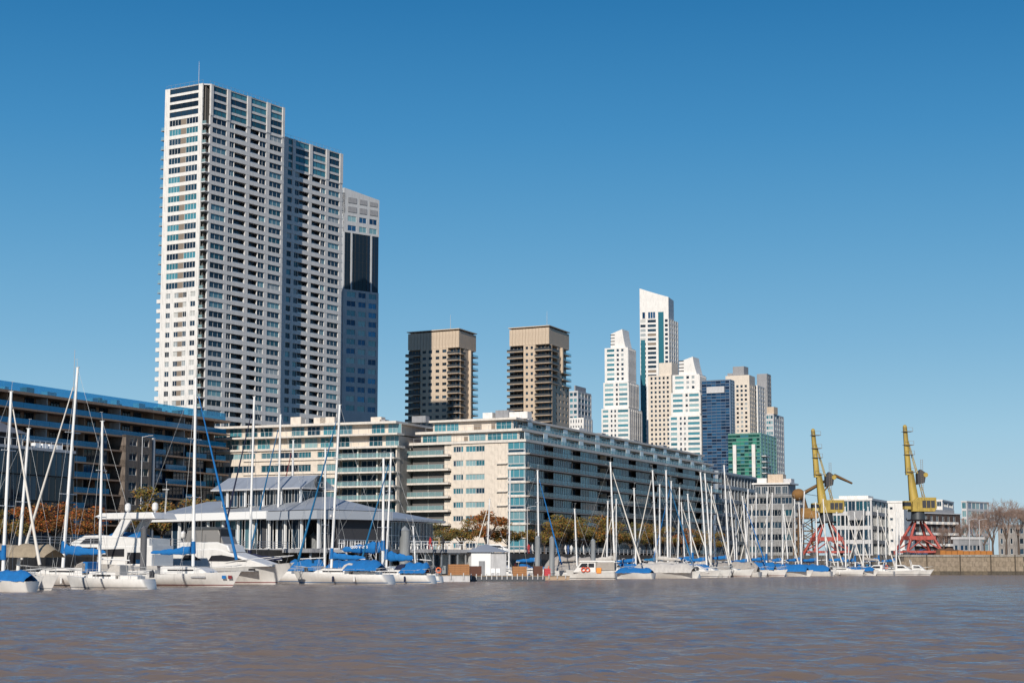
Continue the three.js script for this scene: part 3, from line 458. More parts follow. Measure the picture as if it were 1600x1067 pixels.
{ // middle block, broad sunlit end
  const Z = 394, K = [PX(617, Z), -Z], dl = dirAt(-67), dr = dirAt(21.7), sl = extent(K, dl, 318, 20), L = step(K, dl, sl), R = step(K, dr, 30), bk = step(R, dl, sl);
  const t = thing('dockside_apartment_block', 'cream apartment block with planted terraces and stacked balconies facing the sun', 'apartment block', [K[0], 0, K[1]]);
  const lv = [676, 696, 716, 738, 760, 782, 804, 826, 848].map((y) => HY(y, Z)), yR = HY(657, Z);
  bodyAt(t, offsetPoly([L, K, R, bk], [1.9, 0.35, 0.3, 0.3]), QY, lv[1] - 0.1, M([0.30, 0.26, 0.22], 0.9));
  bodyAt(t, offsetPoly([L, K, R, bk], [2.2, 1.6, 0.3, 1]), lv[1], lv[0] - 0.3, mat.cream, 'upper_storey'); bodyAt(t, offsetPoly([L, K, R, bk], [3.4, 1.6, 0.3, 1]), lv[0], yR - 0.4, mat.cream, 'top_storey');
  bodyAt(t, offsetPoly([L, K, R, bk], [1.6, 0.8, 0, 0.5]), yR - 0.4, yR + 0.1, mat.slab, 'roof_slab');
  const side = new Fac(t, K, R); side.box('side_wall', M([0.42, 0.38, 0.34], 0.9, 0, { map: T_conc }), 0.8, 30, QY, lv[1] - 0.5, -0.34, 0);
  const f = new Fac(t, L, K), s = (px) => sAt(f, px, 20), xm = s(527), xl = s(366);
  f.box('terrace_slab', mat.slab, xl - 6, f.len + 0.4, lv[0] - 0.4, lv[0], -3.3, 0.2); f.box('terrace_slab', mat.slab, 0, f.len + 0.6, lv[1] - 0.45, lv[1], -3.3, 0.5);
  f.railing(xl - 5, f.len, lv[0], 0.1, 1, 1.8); f.railing(0.5, f.len, lv[1], 0.4, 1, 1.8);
  for (const [ya, yb2, z] of [[lv[1], lv[0] - 0.42, -2.1], [lv[0], yR - 0.42, -3.3]]) { const n = 12; for (let i = 0; i < n; i++) if ((i * 7) % 5 != 3) f.win(f.len * i / n + 0.5, f.len * (i + 1) / n - 0.3, ya + 0.05, yb2, z, 3, 1, [...G.pale, ...G.teal], mat.frame); }
  for (let i = 1; i < 8; i++) {
    const y = lv[i + 1], yt = lv[i];
    // left: ribbon windows in a cream wall
    f.box('wall_band', mat.cream, 0, xm, y - 0.9, y + 0.6, -0.6, 0);
    const n = 7; for (let k = 0; k < n; k++) { const a = 0.6 + (xm - 1) * k / n, b = a + (xm - 1) / n - (k % 3 == 2 ? 1.6 : 0.12); f.win(a, b, y + 0.6, yt - 0.9, -0.3, 4, 1, k == 4 ? G.dark : [...G.lit, ...G.pale], mat.frame); if (b < a + (xm - 1) / n - 1) f.box('pier', mat.cream, b, a + (xm - 1) / n, y + 0.6, yt - 0.9, -0.6, -0.003); }
    f.box('ledge', mat.slab, s(380), xm, y + 0.05, y + 0.2, 0.01, 0.35);
    // right: deep balconies
    const bo = f.box('balcony', mat.slab, xm + 0.02, f.len + 0.2, y - 0.12, y + 0.22, -1.85, 1.4);
    f.box('balustrade', clearGlass, xm + 0.2, f.len, y + 0.28, y + 1.15, 1.2, 1.25, bo); f.railing(xm + 0.1, f.len + 0.1, y + 0.22, 1.3, 1.0, 1.6);
    for (let k = 0; k < 3; k++) { const w = (f.len - xm) / 3, a = xm + w * k; f.win(a + 0.2, a + w - 0.4, y + 0.25, yt - 0.28, -1.75, 3, 1, [G.teal[0], G.teal[3], G.dark[1], G.dark[2]], mat.frame); if (k) f.box('column', mat.slab, a - 0.35, a - 0.05, y + 0.22, yt - 0.26, -1.0, -0.7); }
    f.box('end_wall', mat.cream, f.len - 0.25, f.len + 0.05, y + 0.22, yt - 0.26, -1.8, -0.4);
  }
  f.box('wall_band', mat.cream, 0, xm, lv[1] - 0.9 + 0.001, lv[1] - 0.46, -0.6, 0);
  for (const px of [432, 470, 482, 560, 570, 628]) { const q = f.pt(s(px), 0, -9), hh = rr(0.9, 2.4); mesh('rooftop_unit', boxGeo(rr(1.2, 4), hh, 2), pick([mat.white, mat.cream, mat.greypanel]), t, [q.x - K[0], yR + 0.1 + hh / 2, q.z - K[1]]).rotation.y = f.ang; }
}
{ // left block in shade with blue balustrades
  const Z = 407, K = [PX(343, Z), -Z], d = dirAt(21.7), len = -extent(K, d, -60, 30), A = step(K, d, -len), back = dirAt(-68);
  const t = thing('dockside_apartment_block', 'shaded brown apartment block with long blue glass balustrades at the left edge', 'apartment block', [K[0], 0, K[1]]);
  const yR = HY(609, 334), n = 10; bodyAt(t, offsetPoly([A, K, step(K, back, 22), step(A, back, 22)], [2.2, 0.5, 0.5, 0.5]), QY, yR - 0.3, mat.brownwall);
  const f = new Fac(t, A, K), s = (px) => sAt(f, px, 20), x1 = s(182), x2 = s(223);
  f.box('roof_slab', mat.brownwall, 0, len + 1.2, yR - 0.5, yR, -22, 1.3);
  const m = Math.round(len / 5.2); for (let k = 0; k < m; k++) f.box('roof_screen', screenGlass, len * k / m + 0.04, len * (k + 1) / m - 0.04, yR + 0.05, yR + 1.6, 0.7, 0.76);
  for (let k = 0; k < 14; k++) { const x = rr(4, len - 4); f.box('roof_furniture', pick([mat.taupe, mat.pale, mat.brownwall]), x, x + rr(0.8, 2.5), yR + 0.01, yR + rr(0.7, 1.5), -3, -1.5); }
  for (let i = 1; i <= n - 1; i++) {
    const y = yR - 3 * i, yt = y + 3 - (i == 1 ? 0.51 : 0.34);
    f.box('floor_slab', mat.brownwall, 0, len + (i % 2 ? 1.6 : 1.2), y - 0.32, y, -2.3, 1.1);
    const q = 22; for (let k = 0; k < q; k++) {
      const a = len * k / q, b = len * (k + 1) / q; if (i > 2 && b > x1 && a < x2) continue;
      if (i <= 2 || k < 9) { f.box('balustrade', blueGlass, a + 0.03, b - 0.03, y + 0.04, y + 1.05, 0.92, 0.97); if ((k + i) % 4 != 1) f.win(a + 0.3, b - 0.9, y + 0.05, yt, -2.15, 3, 1, G.dark, mat.darkframe); }
      else { f.win(a + 0.05, b - 0.05, y + 0.05, yt, (k + i) % 3 ? 0.2 : -1.6, 3, 1, [...G.dark, ...G.dark, G.teal[0], G.teal[1], G.blue[1]], mat.darkframe); if ((k + i) % 3 == 0 || (k * 3 + i) % 4 == 0) f.box('balustrade', blueGlass, a + 0.03, b - 0.03, y + 0.04, y + 1.05, 0.92, 0.97); }
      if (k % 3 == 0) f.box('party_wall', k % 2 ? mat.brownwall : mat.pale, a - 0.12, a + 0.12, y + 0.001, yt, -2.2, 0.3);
    }
  }
  // masonry stair strip
  const yS = HY(681, 372); storeys(f, { y0: yS - 3 * 8, n: 8, fh: 3, sill: 0.9, head: 0.5, x0: x1, len: x2 - x1, z: 1.9, thick: 3.8, cols: [[x1 + (x2 - x1) * 0.14, x1 + (x2 - x1) * 0.44, 'w', G.dark, 2], [x1 + (x2 - x1) * 0.56, x1 + (x2 - x1) * 0.9, 'w', G.dark, 2]], wall: M([0.25, 0.20, 0.165], 0.9, 0, { map: T_conc }) });
  f.box('pillar', mat.pale, s(226), s(229), QY, yS, 1.0, 1.8);
  mesh('antenna', new THREE.CylinderGeometry(0.05, 0.08, 11, 6), mat.steel, t, f.pt(s(150), yR + 5.5, -6).sub(t.position).toArray());
}
{ // dark glass pavilion block at far left with terrace and hipped roof
  const Z = 292, K = [PX(111, Z), -Z], d = dirAt(21.7), len = -extent(K, d, -70, 20), A = step(K, d, -len), back = dirAt(-68);
  const t = thing('glass_pavilion', 'dark glass block with roof terrace and hipped roof at far left', 'building', [K[0], 0, K[1]]);
  const yT = HY(708, Z); bodyAt(t, offsetPoly([A, K, step(K, back, 14), step(A, back, 14)], 0.4), QY, yT - 0.1, mat.dark);
  bodyAt(t, [A, step(K, d, 0.3), step(K, back, 14), step(A, back, 14)], yT - 0.1, yT + 0.35, mat.pale, 'terrace_slab');
  const f = new Fac(t, A, K), g2 = new Fac(t, K, step(K, back, 14)); const n = 9;
  for (let k = 0; k < n; k++) for (let i = 0; i < 4; i++) f.win(len * k / n + 0.03, len * (k + 1) / n - 0.03, QY + (yT - QY) * i / 4 + 0.02, QY + (yT - QY) * (i + 1) / 4 - 0.15, -0.05, 2, 1, [G.dark[0], G.dark[3], G.dark[1], G.teal[3]], mat.darkframe);
  f.railing(0, len, yT + 0.35, -0.3, 1.1, 1.5, mat.whitepaint);
  const w = s2(f, 62), hb = HY(686, Z), ht = HY(650, Z + 5), roof = new THREE.ConeGeometry(1, 1, 4, 1).rotateY(Math.PI / 4).scale(w * 0.72, ht - hb, 8.5);
  f.put('hipped_roof', roof, M([0.16, 0.16, 0.165], 0.7), w / 2 - 2, (hb + ht) / 2, -6.5);
  f.box('upper_room', mat.dark, 0, w - 3, yT + 0.36, hb, -12, -2.2); for (let i = 0; i < 7; i++) f.box('post', mat.whitepaint, w * i / 7, w * i / 7 + 0.18, yT + 0.36, hb, -1.6, -1.4);
  for (let i = 0; i < 4; i++) f.box('bench', mat.whitepaint, w + 1 + i * 1.9, w + 2.4 + i * 1.9, yT + 0.36, yT + 1.2, -2.4, -1.6);
}
function s2(f, px) { return sAt(f, px, 22); }
// --- buildings right of the central block
const lowB = (o) => {
  const { name, label, pc, pl, pr, Z, yt, aL = -68, aR = 21.7 } = o, h = HY(yt, Z), K = [PX(pc, Z), -Z], dl = dirAt(aL), dr = dirAt(aR), sl = extent(K, dl, pl, h), sr = extent(K, dr, pr, h), L = step(K, dl, sl), R = step(K, dr, sr), bk = step(R, dl, sl);
  const t = thing(name, label, 'building', [K[0], 0, K[1]]); bodyAt(t, offsetPoly([L, K, R, bk], 0.6), QY, h - 0.1, o.body ?? mat.dark); bodyAt(t, offsetPoly([L, K, R, bk], -0.2), h - 0.1, h + 0.5, o.cap ?? o.wall, 'roof_slab');
  const fl = new Fac(t, L, K), fr = new Fac(t, K, R), n = o.n, fh = (h - 0.12 - QY) / n;
  for (const [f, c] of [[fl, o.left], [fr, o.right]]) storeys(f, { y0: QY, n, fh, sill: o.sill ?? 1, head: o.head ?? 0.5, cols: c.map(([a, b, ty = 'w', st, nv]) => [a * f.len, b * f.len, ty, st, nv]), wall: o.wall, set: o.set, fm: o.fm ?? mat.frame });
  return { t, fl, fr, h, L, K, R, bk };
};
lowB({ name: 'glazed_low_building', label: 'low grey blue glazed building continuing right of the long block', pc: 1124, pl: 1118, pr: 1183, Z: 545, yt: 738, n: 6, wall: M([0.30, 0.33, 0.36], 0.5, 0.1), left: [[0.1, 0.9]], right: strips(12, 0.94, 0, 1), set: [...G.dark, G.blue[0], G.teal[3], G.teal[0]], sill: 0.8, head: 0.2 });
{
  const o = lowB({ name: 'concrete_office', label: 'grey concrete office with horizontal window bands behind the masts', pc: 1242, pl: 1168, pr: 1256, Z: 560, yt: 775, n: 5, wall: M([0.36, 0.36, 0.36], 0.8, 0, { map: T_conc }), left: strips(4, 0.94, 0.02, 0.98), right: strips(2, 0.8), set: [...G.dark, G.teal[0], G.teal[3]], sill: 1.5, head: 0.3 });
  bodyAt(o.t, offsetPoly([o.L, o.K, o.R, o.bk], 2), o.h + 0.5, HY(757, 565), mat.greypanel, 'upper_storey'); bodyAt(o.t, offsetPoly([o.L, o.K, o.R, o.bk], 1.2), HY(757, 565), HY(754.5, 565), mat.white, 'roof_plate');
  const u = new Fac(o.t, ...offsetPoly([o.L, o.K, o.R, o.bk], 1.9).slice(0, 2)); for (let i = 0; i < 5; i++) u.win(u.len * i / 5 + 0.2, u.len * (i + 1) / 5 - 0.2, o.h + 0.8, HY(760, 565), 0.1, 3, 1, G.dark, mat.frame);
  for (const [a, b, y0, y1, m] of [[0.0, 0.28, 754, 747, mat.white], [0.3, 0.75, 754, 741, mat.tan], [0.5, 0.98, 754, 748, mat.pale]]) u.box('rooftop_unit', m, u.len * a, u.len * b, HY(y0 + 0.5, 568), HY(y1, 568), -7 - a * 4, -3.2 - a * 3);
}
{
  const o = lowB({ name: 'white_modern_building', label: 'white modern building with deep roof slab and glass corner behind cranes', pc: 1365, pl: 1300, pr: 1392, Z: 540, yt: 781, n: 4, wall: mat.pale, cap: mat.white, left: strips(5, 0.92, 0.02, 0.98), right: strips(4, 0.92, 0.02, 0.98), set: [...G.dark, G.teal[0], G.teal[3]], sill: 0.9, head: 0.2 });
  o.fl.box('white_volume', mat.white, 2, o.fl.len * 0.9, o.h + 0.5, HY(775, 545), -9, -1); o.fl.box('grey_box', mat.greypanel, o.fl.len * 0.45, o.fl.len * 0.85, HY(812, 535), HY(797, 535), 0.05, 3);
}
lowB({ name: 'white_block', label: 'plain white block with few small windows left of second crane', pc: 1415, pl: 1388, pr: 1428, Z: 535, yt: 785, n: 5, wall: mat.white, left: [[0.1, 0.3]], right: strips(2, 0.4), set: G.dark, sill: 1.2, head: 1.2 });
{ // brick warehouse with white balconies
  const Z = 560, K = [PX(1412, Z), -Z], d = dirAt(45), len = extent(K, d, 1502, 12), B = step(K, d, len), back = dirAt(12);
  const t = thing('brick_warehouse', 'long brown brick warehouse with rows of white balconies behind second crane', 'building', [K[0], 0, K[1]]);
  const brick = M([0.115, 0.075, 0.06], 0.9, 0, { map: T_conc }), h = HY(801, Z); bodyAt(t, offsetPoly([K, B, step(B, back, 16), step(K, back, 16)], 0.5), QY, h, brick);
  const f = new Fac(t, K, B), n = 9, fh = (h - QY) / 4; storeys(f, { y0: QY, n: 4, fh, sill: 0.9, head: 0.6, cols: strips(n, 0.5).map(([a, b]) => [a * len, b * len, 'w', G.dark, 2]), wall: brick });
  for (let i = 0; i < 4; i++) for (const [a, b] of strips(n, 0.5)) f.box('balcony', mat.white, a * len - 0.2, b * len + 0.2, QY + i * fh + 0.15, QY + i * fh + 0.95, 0.02, 0.9);
  f.box('attic', mat.greypanel, 2, len - 1, h, h + 1.4, -12, -1.5); f.box('cornice', mat.pale, -0.2, len + 0.2, h, h + 0.3, -1.4, 0.3);
}
lowB({ name: 'white_far_building', label: 'far white office building with window bands behind the warehouse roof', pc: 1476, pl: 1455, pr: 1491, Z: 900, yt: 782, n: 7, wall: mat.white, left: strips(2, 0.9), right: strips(2, 0.8), set: [...G.dark, G.teal[0]], sill: 1.4, head: 0.4 });
lowB({ name: 'glass_far_building', label: 'far pale glass building seen left of the bare trees', pc: 1514, pl: 1503, pr: 1546, Z: 950, yt: 784, n: 7, aR: 40, wall: mat.pale, left: [[0.1, 0.9]], right: strips(5, 0.9), set: [...G.pale, G.blue[1], G.teal[1]], sill: 0.9, head: 0.3 });
lowB({ name: 'grey_shed', label: 'low grey shed with pale roof behind the orange barrier', pc: 1500, pl: 1490, pr: 1536, Z: 470, yt: 842, aR: 70, n: 1, wall: mat.greypanel, cap: mat.pale, left: [[0.2, 0.8]], right: strips(5, 0.8), set: [...G.dark, G.blue[0]], sill: 1.5, head: 1.5 });
lowB({ name: 'pale_low_building', label: 'low pale building at right edge behind the bare trees', pc: 1588, pl: 1560, pr: 1680, Z: 560, yt: 822, aR: 75, n: 3, wall: M([0.40, 0.36, 0.33], 0.9, 0, { map: T_conc }), left: strips(3, 0.5), right: strips(8, 0.6), set: G.dark });
// ------------------------------------------------------------ yacht club on piles, its deck, pontoons
const clubRoof = M([0.36, 0.385, 0.42], 0.5, 0.15, { map: T_wall });
function gable(t, f, x0, x1, z0, z1, y0, y1, m, name, hip = 0) {             // ridge along the wall's x, optional hipped ends
  const zm = (z0 + z1) / 2, a = [x0, y0, z1], b = [x1, y0, z1], c = [x1, y0, z0], d = [x0, y0, z0], e = [x0 + hip, y1, zm], g = [x1 - (hip < 0 ? 0 : hip), y1, zm];
  const tri = [a, b, g, a, g, e, c, d, e, c, e, g, b, c, g, d, a, e, a, d, c, a, c, b].flat(), geo = new THREE.BufferGeometry();
  geo.setAttribute('position', new THREE.Float32BufferAttribute(tri, 3)); geo.setAttribute('uv', new THREE.Float32BufferAttribute(new Float32Array(tri.length / 3 * 2).map((_, i) => (i % 2 ? tri[(i >> 1) * 3 + 2] : tri[(i >> 1) * 3])), 2)); geo.computeVertexNormals();
  return f.put(name, geo, m, 0, 0, 0);
}
{
  const Z = 250, Cn = [PX(500, Z), -Z], dr = dirAt(21.7), dl = dirAt(-44), lr = extent(Cn, dr, 676, 9), ll = extent(Cn, dl, 262, 9), R = step(Cn, dr, lr), L = step(Cn, dl, ll);
  const t = thing('yacht_club', 'grey roofed club house with white fascia and dark glass on piles', 'building', [Cn[0], 0, Cn[1]]);
  const yD = HY(857, Z), yE = HY(808, Z), g = new Fac(t, Cn, R), f = new Fac(t, L, Cn), back = dirAt(-68);
  // right wing: dark glazing under a thin long roof
  g.box('floor', mat.greypanel, 0.5, g.len + 0.5, yD - 0.55, yD, -13, 4.5);
  for (let i = 0; i < 15; i++) g.win(g.len * i / 15 + 0.04, g.len * (i + 1) / 15 - 0.04, yD + 0.05, yE - 0.1, -0.05, 2, 2, [G.dark[0], G.dark[3], G.black ?? G.dark[0]], mat.rail, 0.06);
  g.box('inner_wall', mat.dark, 6, g.len - 0.2, yD, yE, -12.5, -4);
  g.box('roof_edge', mat.pale, 0.3, g.len + 1.6, yE, yE + 0.32, -1.5, 1.5); g.box('ceiling', mat.pale, 6.5, g.len + 1.5, yE + 0.01, yE + 0.3, -13, -1.51); gable(t, g, 5.5, g.len + 1, -12.5, 1.2, yE + 0.32, yE + 1.7, clubRoof, 'roof', 2.5);
  g.railing(-1.5, g.len + 0.4, yD, 4.3, 1.15, 1.1, mat.whitepaint);
  for (let i = 0; i < 12; i++) for (const z of [4, -1.5]) { const p = g.pt(g.len * i / 11, 0, z); mesh('pile', new THREE.CylinderGeometry(0.2, 0.2, yD + 2.4, 8), mat.steel, t, [p.x - Cn[0], (yD - 0.5 - 2.5) / 2, p.z - Cn[1]]); }
  g.box('back_wall', mat.dark, -1, g.len + 6, 0.6, yD - 0.56, -7.2, -7);
  for (let i = 0; i < 9; i++) { const p = g.pt(2 + i * g.len / 9, yD, 2.2 + (i % 3) * 0.4); const k = mesh('table', merged([tr(boxGeo(0.9, 0.05, 0.9), 0, 0.75, 0), tr(boxGeo(0.1, 0.75, 0.1), 0, 0.37, 0)]), mat.whitepaint, t, p.sub(t.position).toArray()); }
  // left wing
  const yF = HY(812, 262), yF1 = HY(800, 262);
  f.box('floor', mat.greypanel, -2, f.len, yD - 0.55, yD, -12, 1.5);
  for (let i = 0; i < 10; i++) { if (i < 9) f.win(f.len * i / 10 + 0.3, f.len * (i + 1) / 10 - 0.3, yD + 0.05, yF, -0.6, 2, 1, i > 2 && i < 6 ? [G.curtain[1], G.pale[2]] : [G.dark[0], G.dark[1]], mat.whitepaint); f.box('column', mat.whitepaint, f.len * (i + 1) / 10 - 0.12, f.len * (i + 1) / 10 + 0.08, yD, yF, 0.2, 0.55); }
  f.box('inner_wall', mat.dark, 0.2, f.len - 0.2, yD, yF, -12, -3);
  f.box('fascia', mat.whitepaint, -2.5, f.len * 0.72, yF, yF1, -12, 1.6); f.box('fascia', mat.roofgrey, f.len * 0.72 + 0.02, f.len + 1.0, yF - 0.2, yF1 - 0.1, -12, 1.5);
  gable(t, f, -2.2, f.len + 0.6, -11.5, 1.3, yF1, HY(778, 262), clubRoof, 'roof', 5);
  f.railing(f.len * 0.25, f.len * 0.7, HY(786, 262), -3.2, 1, 1.6, mat.whitepaint);
  // upper storey with the gabled roof and round window
  const U = [PX(469, 258), -258], ul = dirAt(-56), lu = extent(U, ul, 343, 13), UL = step(U, ul, lu), UR = step(U, dirAt(34), 6), u = new Fac(t, UL, U), w = new Fac(t, U, UR), y0 = HY(790, 258), y1 = HY(764, 258), y2 = HY(741, 258);
  bodyAt(t, offsetPoly([UL, U, UR, step(UR, ul, lu)], 0.5), yD + 3, y1, mat.dark, 'upper_room');
  for (let i = 0; i < 9; i++) { u.win(u.len * i / 9 + 0.2, u.len * (i + 1) / 9 - 0.2, y0, y1, -0.3, 2, 1, [G.dark[0], G.dark[1], G.dark[3]], mat.frame); if (i % 2 == 0) u.box('column', mat.whitepaint, u.len * (i + 1) / 9 - 0.09, u.len * (i + 1) / 9 + 0.09, y0, y1, 0, 0.35); }
  w.win(0.3, w.len - 0.3, y0, y1 - 0.2, -0.2, 5, 1, [G.dark[2]], mat.frame); u.box('eave', mat.pale, -1, u.len + 1, y1, y1 + 0.2, -6.7, 0.9);
  gable(t, u, -1, u.len + 0.7, -6.6, 0.8, y1 + 0.2, y2, clubRoof, 'upper_roof', -0.001);
  const disc = w.put('round_window', new THREE.TorusGeometry(0.85, 0.2, 8, 28), mat.darkframe, w.len * 0.47, (y1 + y2) / 2 - 0.05, 1.0); w.put('round_pane', new THREE.CylinderGeometry(0.85, 0.85, 0.08, 28).rotateX(Math.PI / 2), G.dark[2], w.len * 0.47, (y1 + y2) / 2 - 0.05, 0.98);
  w.put('round_window_cross', merged([boxGeo(1.6, 0.09, 0.1), boxGeo(0.09, 1.6, 0.1)]), mat.frame, w.len * 0.47, (y1 + y2) / 2 - 0.05, 1.05);
  const tri = new THREE.Shape([new THREE.Vector2(-0.9, y1 + 0.2), new THREE.Vector2(w.len + 0.6, y1 + 0.2), new THREE.Vector2(w.len * 0.47, y2 - 0.05)]); w.put('gable_wall', new THREE.ExtrudeGeometry(tri, { depth: 0.15, bevelEnabled: false }), clubRoof, 0, 0, 0.72);
  // stairs from the deck
  const sx = sAt(g, 470, 5); g.box('landing', mat.pale, sx - 1, sx + 7, yD - 0.2, yD, 4.55, 6.3); g.railing(sx - 1, sx + 7, yD, 6.2, 1.1, 0.8, mat.whitepaint);
  for (let i = 0; i < 9; i++) g.box('stair_step', mat.pale, sx + 7 + i * 0.35, sx + 7.4 + i * 0.35, yD - 0.25 - i * 0.28, yD - 0.18 - i * 0.28, 4.6, 6.2);
  g.put('stair_rail', merged([rod(V(0, 1, 0), V(3.3, -1.6, 0), 0.05), rod(V(0, 0.1, 0), V(3.3, -2.5, 0), 0.09), rod(V(1.6, 0.3, 0), V(1.6, -1.2, 0), 0.04), rod(V(3.2, -0.6, 0), V(3.2, -2.4, 0), 0.04)]), mat.whitepaint, sx + 7, yD, 6.2);
}
{ // boat house deck right of the club
  const Z = 262, A = [PX(640, Z), -Z], dr = dirAt(60), B = step(A, dr, extent(A, dr, 744, 5));
  const t = thing('boat_house', 'open glazed boat house with railed roof deck beside the club', 'building', [A[0], 0, A[1]]), f = new Fac(t, A, B), yD = HY(858, Z), L = f.len;
  f.box('roof_deck', mat.greypanel, 0, L, yD - 0.5, yD, -9, 0); f.railing(0, L, yD, -0.2, 1.15, 1.0, mat.whitepaint);
  for (let i = 0; i < 9; i++) f.box('column', mat.steel, L * i / 8.2, L * i / 8.2 + 0.16, 0.9, yD - 0.5, -0.6, -0.4);
  for (let i = 0; i < 7; i++) f.win(L * (i + 0.8) / 8.2, L * (i + 1.7) / 8.2, 1.0, yD - 0.7, -2.5, 1, 1, i % 2 ? [G.dark[0]] : [G.curtain[1], G.dark[2]], mat.frame);
  f.box('back_wall', mat.dark, 0, L, 0.6, yD - 0.5, -9, -8.8);
  for (let i = 0; i < 5; i++) { const p = f.pt(2 + i * L / 6, yD, -2); mesh('table', merged([tr(boxGeo(1.0, 0.05, 0.9), 0, 0.75, 0), tr(boxGeo(0.1, 0.75, 0.1), 0, 0.37, 0)]), mat.whitepaint, t, p.sub(t.position).toArray()); }
}
function box3(name, label, cat, px, yw, w, h, d, m, y = 0.5, group) { const Z = ZW(yw); const t = thing(name, label, cat, [PX(px, Z), y, -Z], group); t.rotation.y = -0.4; return t; }
{ // ticket kiosk
  const t = thing('kiosk', 'small white and grey kiosk with hipped roof at the deck end', 'kiosk', [PX(750, 268), 0.7, -268]); t.rotation.y = 0.25;
  mesh('wall', boxGeo(2.9, 3.4, 3), mat.whitepaint, t, [-0.2, 1.7, 0]); mesh('side_wall', boxGeo(2.6, 3.3, 2.98), mat.pale, t, [2.3, 1.65, -0.1]);
  mesh('door', boxGeo(0.9, 2.1, 0.06), mat.greypanel, t, [-0.1, 1.06, 1.54]); mesh('roof', new THREE.ConeGeometry(1, 1, 4).rotateY(Math.PI / 4).scale(4.4, 1.2, 2.6), clubRoof, t, [0.9, 4.0, 0]);
}
// floating pontoons
function pontoon(label, px0, px1, yw, h, m, posts) {
  const Z = ZW(yw), A = [PX(px0, Z), -Z], d = dirAt(82), L = extent(A, d, px1, 1), t = thing('floating_pontoon', label, 'pontoon', [A[0], 0, A[1]]), f = new Fac(t, A, step(A, d, L));
  f.box('float', m, 0, L, -0.4, h - 0.12, -4, 0); f.box('deck', M([0.22, 0.17, 0.12], 0.9), -0.05, L + 0.05, h - 0.12, h, -4.1, 0.06);
  for (let i = 0; i < posts; i++) f.box('fender', mat.pale, L * (i + 0.5) / posts - 0.06, L * (i + 0.5) / posts + 0.06, h * 0.3, h + 0.25, 0.07, 0.2);
  return f;
}
const wood = M([0.42, 0.19, 0.07], 0.75, 0, { map: T_cloth }), dwood = M([0.13, 0.05, 0.03], 0.8, 0, { map: T_cloth });
const pon1 = pontoon('white concrete pontoon under the boat house', 674, 734, 908, 0.9, mat.pale, 3), pon2 = pontoon('dark grey pontoon with white fender posts', 732, 852, 907.5, 0.75, M([0.06, 0.065, 0.075], 0.7), 15), pon3 = pontoon('low timber pontoon with white edges beside the dark pontoon', 851, 890, 905.5, 0.6, M([0.35, 0.25, 0.17], 0.8), 3);
function planter(f, x0, x1, y, h, m, label, z0 = -1.4, z1 = -0.5, name = 'timber_planter') {
  const q = f.pt((x0 + x1) / 2, y, (z0 + z1) / 2), t = thing(name, label, 'planter', q.toArray(), 'timber boxes on the pontoons'); t.rotation.y = f.ang;
  const n = Math.max(2, Math.round(h / 0.3)), w = x1 - x0; for (let i = 0; i < n; i++) mesh('plank', boxGeo(w, h / n - 0.025, z1 - z0), m, t, [0, h / n * (i + 0.5), 0]);
  mesh('core', boxGeo(w - 0.06, h - 0.05, z1 - z0 - 0.06), mat.dark, t, [0, h / 2, 0]); return t;
}
{
  const s = (f, px) => sAt(f, px, 1);
  planter(pon1, s(pon1, 701), s(pon1, 734), 0.9, 1.45, wood, 'long bright orange timber box below the kiosk');
  planter(pon2, s(pon2, 735), s(pon2, 753), 0.75, 1.35, dwood, 'dark brown timber box left on the dark pontoon'); planter(pon2, s(pon2, 802), s(pon2, 824), 0.75, 1.3, wood, 'orange timber box in the middle of the dark pontoon');
  planter(pon2, s(pon2, 835), s(pon2, 849), 0.75, 1.35, dwood, 'reddish brown timber box at the right end of dark pontoon'); planter(pon3, s(pon3, 852), s(pon3, 861), 0.6, 1.1, M([0.45, 0.04, 0.05], 0.7), 'red box on the low timber pontoon');
  for (const [i, px] of [764, 772, 780].entries()) { const p = pon2.pt(s(pon2, px), 0.75, -1.2), t = thing('garden_chair', ['left', 'middle', 'right'][i] + ' one of three pale chairs on the dark pontoon', 'chair', p.toArray(), 'pontoon chairs'); for (const [a, b] of [[-0.22, -0.22], [0.22, -0.22], [-0.22, 0.22], [0.22, 0.22]]) mesh('leg', boxGeo(0.05, 0.45, 0.05), mat.whitepaint, t, [a, 0.22, b]); mesh('seat', boxGeo(0.52, 0.06, 0.52), mat.whitepaint, t, [0, 0.48, 0]); mesh('backrest', boxGeo(0.52, 0.5, 0.06), mat.whitepaint, t, [0, 0.76, -0.24]); }
}
// mooring piles
for (const [i, [px, yt, yb, Z, r, label]] of [[568, 826, 905, 257, 0.42, 'slim grey mooring pile left of the blue covered boats'], [632, 821, 905, 262, 0.75, 'thick grey mooring pile with cap before the club'], [490, 830, 905, 256, 0.6, 'grey mooring pile with pointed cap behind the stairs'], [840, 836, 905, 285, 0.42, 'left of two grey mooring piles by the dark pontoon'], [862.5, 837, 905, 287, 0.42, 'right of two grey mooring piles by the dark pontoon'], [927, 841, 903, 296, 0.4, 'grey mooring pile behind the small white workboat'], [223, 821, 912, 205, 0.36, 'dark grey mooring pile before the large motor yacht'], [1297, 845, 899, 392, 0.4, 'far mooring pile under the left crane']].entries()) {
  const t = thing('mooring_pile', label, 'pile', [PX(px, Z), -2, -Z], 'mooring piles'), h = HY(yt, Z) + 2, m = px == 223 ? M([0.17, 0.17, 0.18], 0.8, 0, { map: T_conc }) : M([0.36, 0.38, 0.39], 0.7, 0, { map: T_conc });
  mesh('post', new THREE.CylinderGeometry(r, r, h - r, 18), m, t, [0, (h - r) / 2, 0]); mesh('cap', new THREE.ConeGeometry(r * 1.06, r, 18), m, t, [0, h - r / 2, 0]); mesh('collar', new THREE.TorusGeometry(r + 0.08, 0.08, 6, 18).rotateX(Math.PI / 2), mat.steel, t, [0, 3.0, 0]);
}
